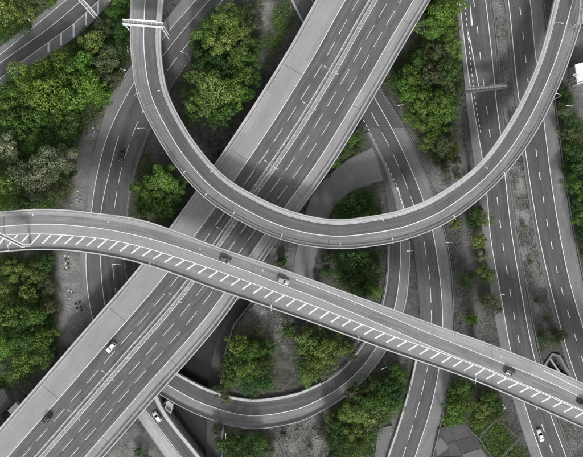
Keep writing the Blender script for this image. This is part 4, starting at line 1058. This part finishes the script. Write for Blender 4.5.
# ------------------------------------------------------------------ trees
def crown_data(seed, R=4.5, flat=0.72, n_lobes=13, leaves=4200, leaf=0.36):
    r = np.random.default_rng(seed)
    lob = []
    for k in range(n_lobes):
        a = k * 2.39996 + r.uniform(-.5, .5); rad = R * math.sqrt((k + 0.5) / n_lobes) * r.uniform(0.72, 0.95)
        zz = R * flat * (0.80 * math.sqrt(max(0, 1 - (rad / R)**2)) + r.uniform(-0.26, 0.16)) - 0.12 * R
        e_ = 1 + 0.16 * math.sin(2 * a + seed) + 0.10 * math.sin(3 * a + 2 * seed)
        lob.append((rad * e_ * math.cos(a), rad * e_ * math.sin(a), zz, R * r.uniform(0.10, 0.29) * (1.25 if n_lobes < 26 else 1), r.uniform(0, 1)))
    lob.append((0, 0, -0.25 * R, R * 0.5, 0.1))
    lob = np.array(lob); wts = lob[:, 3]**2; wts /= wts.sum()
    k = r.choice(len(lob), leaves, p=wts)
    d = r.normal(size=(leaves, 3)); d[:, 2] = np.where(r.random(leaves) < 0.75, np.abs(d[:, 2]), d[:, 2]); d /= np.linalg.norm(d, axis=1)[:, None]
    rr = lob[k, 3] * (1.0 - 0.4 * r.random(leaves)**2) * r.uniform(0.9, 1.15, leaves)
    c = lob[k, :3] + d * rr[:, None]
    nn = d + 0.45 * r.normal(size=(leaves, 3)); nn /= np.linalg.norm(nn, axis=1)[:, None]
    h = r.normal(size=(leaves, 3)); u = np.cross(nn, h); u /= np.linalg.norm(u, axis=1)[:, None]; w = np.cross(nn, u)
    sz = leaf * r.uniform(0.55, 1.25, leaves)[:, None]
    q = np.stack([c - u * sz * .5, c + w * sz * .36 + u * sz * .05, c + u * sz * .55, c - w * sz * .36 + u * sz * .05], 1)
    tint = np.clip(0.02 + 0.42 * lob[k, 4] + r.normal(0, 0.24, leaves) + 0.35 * (c[:, 2] / R), 0, 1)  # paler towards the crown top, darker inside: sun and shade put into the colour
    me_ = bpy.data.meshes.new('crown')
    me_.vertices.add(leaves * 4); me_.vertices.foreach_set('co', q.astype(np.float32).ravel())
    me_.loops.add(leaves * 4); me_.loops.foreach_set('vertex_index', np.arange(leaves * 4, dtype=np.int32))
    me_.polygons.add(leaves); me_.polygons.foreach_set('loop_start', np.arange(0, leaves * 4, 4, dtype=np.int32))
    me_.update(calc_edges=True)
    a_ = me_.attributes.new('tint', 'FLOAT', 'FACE'); a_.data.foreach_set('value', tint.astype(np.float32))
    me_.materials.append(None)
    return me_
CROWNS = [crown_data(100 + k, flat=0.82 + 0.07 * (k % 4), n_lobes=(28 + (k * 5) % 19) if k % 3 else 15 + k, leaves=(4200, 2900, 3600)[k % 3], leaf=(0.36, 0.46, 0.30)[k % 3]) for k in range(10)]
def trunk_data(seed, R=4.5):
    r = np.random.default_rng(seed); mb = MB()
    mb.tube([(0, 0, -6.0), (0.1, 0.05, -3.5), (0.0, 0.1, -1.0), (0.1, 0, 1.2)], [0.34, 0.26, 0.2, 0.08], 8)
    for k in range(7):
        a = k * 0.9 + r.uniform(0, 0.6); L_ = R * r.uniform(0.45, 0.75); z0 = r.uniform(-2.6, -0.4)
        mb.tube([(0.05, 0.05, z0), (L_ * .5 * math.cos(a), L_ * .5 * math.sin(a), z0 + 0.8), (L_ * math.cos(a), L_ * math.sin(a), z0 + 2.1)], [0.13, 0.09, 0.03], 6)
    return mb.data('trunk', [M['bark']])
TRUNKS = [trunk_data(k) for k in range(3)]

CLUSTERS = [
 # place phrase, [(px, py, radius px, type)]
 ('in the clump below the top left road', [(28, 80, 14, 'bright'), (13, 97, 14, 'bright'), (48, 76, 16, 'bright'), (62, 64, 13, 'bright'), (86, 66, 14, 'bright'), (72, 76, 16, 'bright'), (47, 95, 18, 'bright'), (72, 102, 16, 'bright'), (93, 88, 15, 'bright'), (102, 98, 11, 'bright'), (30, 106, 14, 'mid'), (60, 115, 14, 'mid'), (10, 108, 14, 'mid'),
   (95, 44, 11, 'yellow'), (108, 62, 13, 'olive'), (113, 78, 11, 'olive'), (120, 50, 10, 'dark'), (104, 30, 10, 'olive'), (116, 14, 9, 'mid'), (122, 32, 10, 'dark'), (88, 36, 7, 'olive'), (120, 3, 8, 'mid'), (107, 50, 8, 'dark'), (82, 42, 6, 'dark')]),
 ('in the top left corner', [(20, 10, 15, 'yellow'), (38, 4, 11, 'olive'), (4, 14, 12, 'yellow'), (8, 32, 11, 'mid'), (26, 25, 8, 'dark'), (50, 2, 7, 'mid'), (-6, 34, 10, 'mid'), (44, -8, 9, 'mid')]),
 ('in the wood above the flyover left end', [(18, 128, 17, 'mid'), (44, 124, 15, 'mid'), (68, 122, 14, 'dark'), (66, 142, 15, 'dark'), (40, 146, 14, 'mid'), (8, 148, 13, 'pale', 1.75), (30, 176, 17, 'pale', 1.75), (50, 168, 17, 'pale', 1.75), (66, 160, 13, 'pale', 1.75), (18, 160, 11, 'dark'), (8, 184, 13, 'yellow', 2.4), (10, 196, 11, 'bright', 2.4), (40, 192, 13, 'olive'), (56, 186, 10, 'olive'), (24, 202, 10, 'dark'), (-8, 170, 12, 'mid'), (70, 172, 8, 'dark'), (-6, 128, 12, 'mid')]),
 ('in the wood below the flyover left end', [(16, 268, 12, 'yellow'), (36, 272, 12, 'yellow'), (46, 262, 9, 'dark'), (6, 292, 11, 'yellow'), (30, 292, 11, 'yellow'), (48, 284, 9, 'olive'), (14, 314, 15, 'mid'), (36, 316, 13, 'mid'), (50, 306, 8, 'olive'), (24, 340, 15, 'mid'), (44, 336, 12, 'mid'), (6, 344, 12, 'bright'), (46, 354, 11, 'mid'), (26, 362, 13, 'bright'), (8, 368, 10, 'olive'), (2, 266, 10, 'dark'), (50, 326, 8, 'dark'), (-8, 318, 12, 'mid')]),
 ('in the wood inside the loop', [(226, 22, 17, 'mid'), (208, 34, 14, 'mid'), (241, 36, 14, 'yellow'), (222, 46, 14, 'yellow'), (240, 56, 12, 'mid'), (206, 62, 13, 'dark'), (222, 68, 12, 'dark'), (240, 74, 12, 'mid'), (196, 78, 9, 'yellow'), (216, 90, 16, 'yellow'), (236, 92, 13, 'bright'), (204, 106, 14, 'yellow'), (224, 112, 13, 'mid'), (188, 96, 9, 'dark'), (252, 78, 9, 'dark'), (210, 76, 10, 'dark'), (238, 16, 9, 'yellow'), (192, 116, 10, 'mid'), (252, 10, 8, 'olive'), (251, 62, 8, 'mid'), (214, 18, 9, 'dark'), (198, 48, 9, 'dark'), (256, 46, 8, 'dark'), (232, 104, 9, 'dark'), (248, 96, 8, 'mid'), (230, 32, 9, 'bright'), (200, 92, 9, 'mid'), (214, 120, 9, 'dark'), (254, 24, 7, 'olive')]),
 ('between loop, motorway and flyover', [(150, 190, 14, 'mid', 1.9), (165, 181, 13, 'bright', 2.0), (160, 202, 14, 'mid', 1.7), (177, 190, 11, 'mid', 2.2), (146, 206, 10, 'dark'), (150, 172, 9, 'dark'), (172, 206, 9, 'dark')]),
 ('in the wood right of the motorway', [(440, 16, 13, 'bright'), (452, 8, 12, 'bright'), (430, 30, 12, 'bright'), (448, 30, 11, 'mid'), (453, 48, 11, 'yellow'), (436, 54, 10, 'olive'), (420, 62, 11, 'dark'), (412, 78, 11, 'mid'), (404, 92, 10, 'bright'), (416, 98, 12, 'bright'), (430, 76, 13, 'olive'), (446, 70, 11, 'dark'), (447, 87, 9, 'olive'), (428, 108, 13, 'mid'), (442, 108, 12, 'mid'), (414, 118, 11, 'mid'), (432, 128, 12, 'mid'), (448, 126, 7, 'dark'), (440, 146, 11, 'olive'), (430, 142, 9, 'yellow'), (452, 132, 8, 'olive'), (398, 80, 9, 'dark'), (426, 14, 9, 'dark'), (454, 104, 8, 'dark'), (450, 150, 8, 'yellow'), (412, 60, 6, 'dark'), (424, 46, 6, 'olive'), (456, 72, 6, 'olive'), (456, 92, 5, 'olive'), (452, 116, 6, 'mid'), (420, 130, 6, 'olive'), (424, 90, 9, 'bright'), (436, 162, 5, 'olive'), (444, 168, 5, 'olive'), (455, 160, 5, 'olive'), (457, 176, 4, 'olive')]),
 ('along the short access road outer bend', [(352, 140, 7, 'mid'), (344, 152, 7, 'mid'), (334, 162, 7, 'mid'), (324, 174, 6, 'mid'), (360, 132, 6, 'olive'), (357, 150, 5, 'olive')]),
 ('inside the short access road bend', [(352, 206, 12, 'dark'), (364, 200, 10, 'dark'), (342, 212, 9, 'dark'), (372, 210, 9, 'dark'), (358, 216, 9, 'dark')]),
 ('between loop and flyover beside the ramp', [(352, 260, 13, 'dark', 1.7), (364, 268, 13, 'dark', 1.7), (350, 278, 12, 'dark', 1.7), (368, 284, 11, 'dark', 1.7), (376, 292, 7, 'bright'), (340, 270, 8, 'dark'), (374, 258, 8, 'dark'), (362, 292, 8, 'mid'), (330, 258, 7, 'olive'), (326, 272, 6, 'dark'), (318, 284, 6, 'dark'), (282, 262, 6, 'dark')]),
 ('in the copse inside the bottom ramp', [(238, 344, 12, 'mid'), (252, 350, 11, 'mid'), (246, 366, 13, 'mid'), (262, 364, 10, 'mid'), (230, 376, 11, 'mid'), (250, 384, 11, 'dark'), (264, 383, 8, 'dark'), (234, 360, 10, 'dark'), (270, 346, 9, 'dark'), (308, 342, 14, 'yellow'), (326, 352, 13, 'yellow'), (300, 336, 8, 'olive'), (312, 364, 13, 'yellow'), (330, 366, 10, 'olive'), (306, 376, 9, 'yellow'), (344, 346, 8, 'mid'), (288, 330, 9, 'dark'), (258, 330, 7, 'olive'), (226, 398, 5, 'olive'), (336, 336, 8, 'dark'), (350, 354, 7, 'olive'), (224, 366, 5, 'olive'), (318, 334, 9, 'mid'), (222, 388, 8, 'olive')]),
 ('below the bottom ramp', [(226, 442, 10, 'dark'), (240, 440, 10, 'dark'), (254, 444, 10, 'dark'), (232, 454, 10, 'dark'), (248, 456, 9, 'dark'), (262, 440, 6, 'bright'), (139, 451, 5, 'dark'), (146, 457, 5, 'dark'), (270, 450, 6, 'olive'), (217, 428, 6, 'olive'), (284, 434, 4, 'olive'), (310, 446, 4, 'olive'), (322, 430, 5, 'olive')]),
 ('between bottom ramp and slip road', [(354, 392, 10, 'olive'), (366, 400, 11, 'mid'), (352, 412, 12, 'yellow'), (368, 416, 10, 'yellow'), (380, 398, 11, 'mid'), (392, 404, 9, 'mid'), (338, 428, 11, 'dark'), (352, 430, 10, 'yellow'), (342, 446, 11, 'dark'), (356, 446, 9, 'mid'), (332, 420, 9, 'olive'), (384, 384, 9, 'dark'), (396, 374, 8, 'mid'), (402, 388, 8, 'dark'), (394, 392, 8, 'dark'), (370, 386, 9, 'olive'), (360, 440, 7, 'yellow'), (333, 456, 9, 'dark')]),
 ('below the flyover by the paved yard', [(452, 392, 9, 'mid'), (462, 386, 8, 'mid'), (452, 406, 10, 'mid'), (464, 402, 9, 'bright'), (448, 420, 8, 'bright'), (460, 416, 7, 'bright'), (488, 396, 8, 'mid'), (482, 408, 8, 'yellow'), (494, 404, 8, 'mid'), (478, 420, 7, 'yellow'), (488, 416, 7, 'olive'), (500, 416, 6, 'olive')]),
 ('in the row along the dirt track', [(455, 224, 7, 'yellow'), (475, 214, 8, 'dark'), (483, 219, 9, 'yellow'), (472, 222, 6, 'dark'), (478, 240, 8, 'yellow'), (481, 258, 7, 'pale'), (485, 274, 9, 'yellow'), (465, 280, 8, 'dark'), (471, 274, 5, 'dark'), (490, 299, 9, 'pale'), (496, 308, 6, 'olive'), (470, 319, 7, 'bright'), (483, 300, 6, 'yellow')]),
 ('along the right edge of the picture', [(572, 152, 10, 'dark'), (566, 136, 9, 'olive'), (578, 166, 10, 'dark'), (572, 182, 10, 'mid'), (582, 192, 11, 'mid'), (576, 206, 9, 'dark'), (583, 218, 10, 'mid'), (582, 236, 9, 'dark'), (566, 168, 7, 'dark'), (580, 142, 9, 'olive'), (562, 112, 8, 'olive'), (570, 122, 8, 'dark'), (564, 98, 7, 'dark'), (590, 176, 10, 'dark'), (586, 252, 9, 'dark'), (588, 205, 10, 'mid')]),
 ('in the dual carriageway median', [(541, 335, 6, 'dark'), (559, 336, 7, 'olive'), (553, 331, 4, 'olive'), (530, 262, 3, 'olive'), (536, 300, 3, 'olive'), (523, 226, 3, 'olive'), (546, 318, 4, 'olive')]),
]
ADJ = {'bright': 'bright green', 'mid': 'mid green', 'dark': 'dark green', 'pale': 'pale grey-green', 'yellow': 'yellowish green', 'olive': 'olive brown'}
kk = 0
TREE_SPOTS = []
for place, items in CLUSTERS:
    bytype = {}
    for it in sorted(items, key=lambda q_: q_[0]): bytype.setdefault((it[3], it[2] <= 7), []).append(it)
    for (ty, small), its in bytype.items():
        for n_, (px, py, rp, *_r) in enumerate(its):
            tall = _r[1] if len(_r) > 1 else 1.0
            noun = 'shrub' if small else 'tree'
            lab = f'{ADJ[ty]} {noun} {place}'
            if len(its) > 1: lab += f', {ORD[n_]} such from the left'
            Rm = rp * S * 1.13; sc_ = Rm / 4.5
            hz = (max(1.5, Rm * 1.15) if not small else Rm * 0.75) * tall
            p = at(px, py, hz); g = ground_z(p[0], p[1])
            o = empty('shrub' if small else 'tree', (p[0], p[1], max(g, -0.3)), lab, noun, f'trees and shrubs {place}')
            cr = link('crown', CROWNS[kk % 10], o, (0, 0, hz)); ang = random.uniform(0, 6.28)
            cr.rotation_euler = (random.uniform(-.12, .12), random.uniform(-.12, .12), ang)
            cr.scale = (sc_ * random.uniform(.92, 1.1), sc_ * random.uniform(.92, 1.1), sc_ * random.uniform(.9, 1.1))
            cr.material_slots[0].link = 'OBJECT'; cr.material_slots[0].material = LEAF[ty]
            tk = link('trunk', TRUNKS[kk % 3], o, (0, 0, hz)); tk.scale = (sc_, sc_, max(hz - max(g, -.3) * 0, 0.3) / 5.7); tk.rotation_euler = (0, 0, ang)
            TREE_SPOTS.append((p[0], p[1], Rm)); kk += 1

# ------------------------------------------------------------------ undergrowth, grass and loose stone (nobody could count them)
ALL_ROADS_G = GROUND_ROADS
def free_points(n, weight, seed, thr=0.15):
    r = np.random.default_rng(seed); out = []
    core = (np.abs(gx) < 121); cy = (np.abs(gy) < 97)
    W = weight[np.ix_(cy, core)] * (RD_D[np.ix_(cy, core)] > 0.9) * (~tr_in[np.ix_(cy, core)]) * (~pit_in[np.ix_(cy, core)])
    W = W * np.clip(0.55 + 0.55 * waves(X, Y, 9.0, seed + 7)[np.ix_(cy, core)], 0.0, 1.5) * (~in_yard[np.ix_(cy, core)])
    W = np.where(W > thr, W, 0); p = (W / W.sum()).ravel()
    k = r.choice(len(p), n, p=p); cx_, cy_ = gx[core], gy[cy]
    return cx_[k % len(cx_)] + r.uniform(-.4, .4, n), cy_[k // len(cx_)] + r.uniform(-.4, .4, n)
def leaf_carpet(name, n, weight, seed, size, hmax, mat, label, cat, clump=0.0):
    r = np.random.default_rng(seed + 50); x, y = free_points(n, weight, seed)
    i = np.clip(np.searchsorted(gx, x), 0, nx - 1); j = np.clip(np.searchsorted(gy, y), 0, ny - 1)
    bumpy = np.clip(waves(x, y, 3.0, seed + 3) * 0.5 + 0.5, 0, 1.6)
    z = Z[j, i] + r.uniform(0.02, 1, n) * hmax * (0.25 + bumpy)
    c = np.stack([x, y, z], -1)
    nn = np.array([0, 0, 1.0]) + 0.6 * r.normal(size=(n, 3)); nn /= np.linalg.norm(nn, axis=1)[:, None]
    u = np.cross(nn, r.normal(size=(n, 3))); u /= np.linalg.norm(u, axis=1)[:, None]; w = np.cross(nn, u)
    sz = size * r.uniform(.5, 1.3, n)[:, None]
    q = np.stack([c - u * sz * .5, c + w * sz * .34, c + u * sz * .5, c - w * sz * .34], 1)
    me_ = bpy.data.meshes.new(name); me_.vertices.add(n * 4); me_.vertices.foreach_set('co', q.astype(np.float32).ravel())
    me_.loops.add(n * 4); me_.loops.foreach_set('vertex_index', np.arange(n * 4, dtype=np.int32))
    me_.polygons.add(n); me_.polygons.foreach_set('loop_start', np.arange(0, n * 4, 4, dtype=np.int32)); me_.update(calc_edges=True)
    a_ = me_.attributes.new('tint', 'FLOAT', 'FACE'); a_.data.foreach_set('value', np.clip(r.normal(.4, .25, n) + 0.2 * (bumpy - .5), 0, 1).astype(np.float32))
    me_.materials.append(mat); return tag(link(name, me_), label, cat, None, 'stuff')
leaf_carpet('undergrowth', 110000, gz**2, 21, 0.40, 0.9, LEAF['mid'], 'low dark green undergrowth filling the woods between the roads', 'undergrowth')
leaf_carpet('scrub', 30000, np.clip(gz, 0, 1)**2, 22, 0.38, 0.9, LEAF['olive'], 'olive brown scrub among the undergrowth', 'scrub')
gb = zone([([(486, 395), (505, 425), (520, 438), (500, 456), (540, 470), (470, 470), (478, 437), (470, 420)], 1.0), ([(110, 0), (126, -5), (126, 12), (112, 14)], 1.0), ([(275, 5), (286, 0), (282, 40), (268, 50)], .6)], X, Y, 1.0)
leaf_carpet('grass', 16000, gb, 23, 0.28, 0.35, LEAF['mid'], 'grass on the fenced plot and open verges', 'grass')
wd = zone([([(500, 165), (523, 160), (562, 330), (540, 335), (515, 250)], 1.0), ([(486, -40), (506, -40), (522, 140), (505, 160)], .7), ([(560, 410), (590, 432), (590, 480), (578, 480)], .8), ([(448, 230), (483, 230), (496, 330), (455, 345)], .35), ([(404, 128), (418, 128), (452, 188), (436, 190)], .5), ([(275, 425), (320, 418), (335, 470), (265, 470)], .8), ([(265, 250), (330, 255), (325, 282), (290, 270)], .5), ([(250, 300), (330, 325), (290, 345), (250, 340)], .5)], X, Y, 1.5)
dry = leaf_mat('dry_stalk', (0.10, 0.095, 0.080), (0.30, 0.29, 0.265), 0.1)
leaf_carpet('dry_weeds', 26000, wd, 24, 0.36, 0.45, dry, 'dry grey weeds and litter on the median and bare verges', 'weeds')
def stones(n, weight, seed, label):
    r = np.random.default_rng(seed); x, y = free_points(n, weight, seed + 1); vs, fs = [], []
    base = np.array([(1, 0, 0), (-1, 0, 0), (0, 1, 0), (0, -1, 0), (0, 0, 1), (0, 0, -1)], float)
    tri = np.array([(0, 2, 4), (2, 1, 4), (1, 3, 4), (3, 0, 4), (2, 0, 5), (1, 2, 5), (3, 1, 5), (0, 3, 5)])
    i = np.clip(np.searchsorted(gx, x), 0, nx - 1); j = np.clip(np.searchsorted(gy, y), 0, ny - 1)
    c = np.stack([x, y, Z[j, i] + 0.03], -1); s_ = (0.07 + 0.22 * r.random(n)**3)[:, None, None]
    V = base[None] * s_ * r.uniform(.6, 1.3, (n, 6, 1)) + c[:, None]; a_ = r.uniform(0, 6.28, n)
    F = (tri[None] + 6 * np.arange(n)[:, None, None]).reshape(-1, 3)
    me_ = mesh_data('loose_stones', V.reshape(-1, 3), F.tolist(), [M['stone']]); return tag(link('loose_stones', me_), label, 'stones', None, 'stuff')
stones(3500, np.clip(lz, 0, 1)**2, 31, 'loose pale stones scattered over gravel strips, tracks and the median')
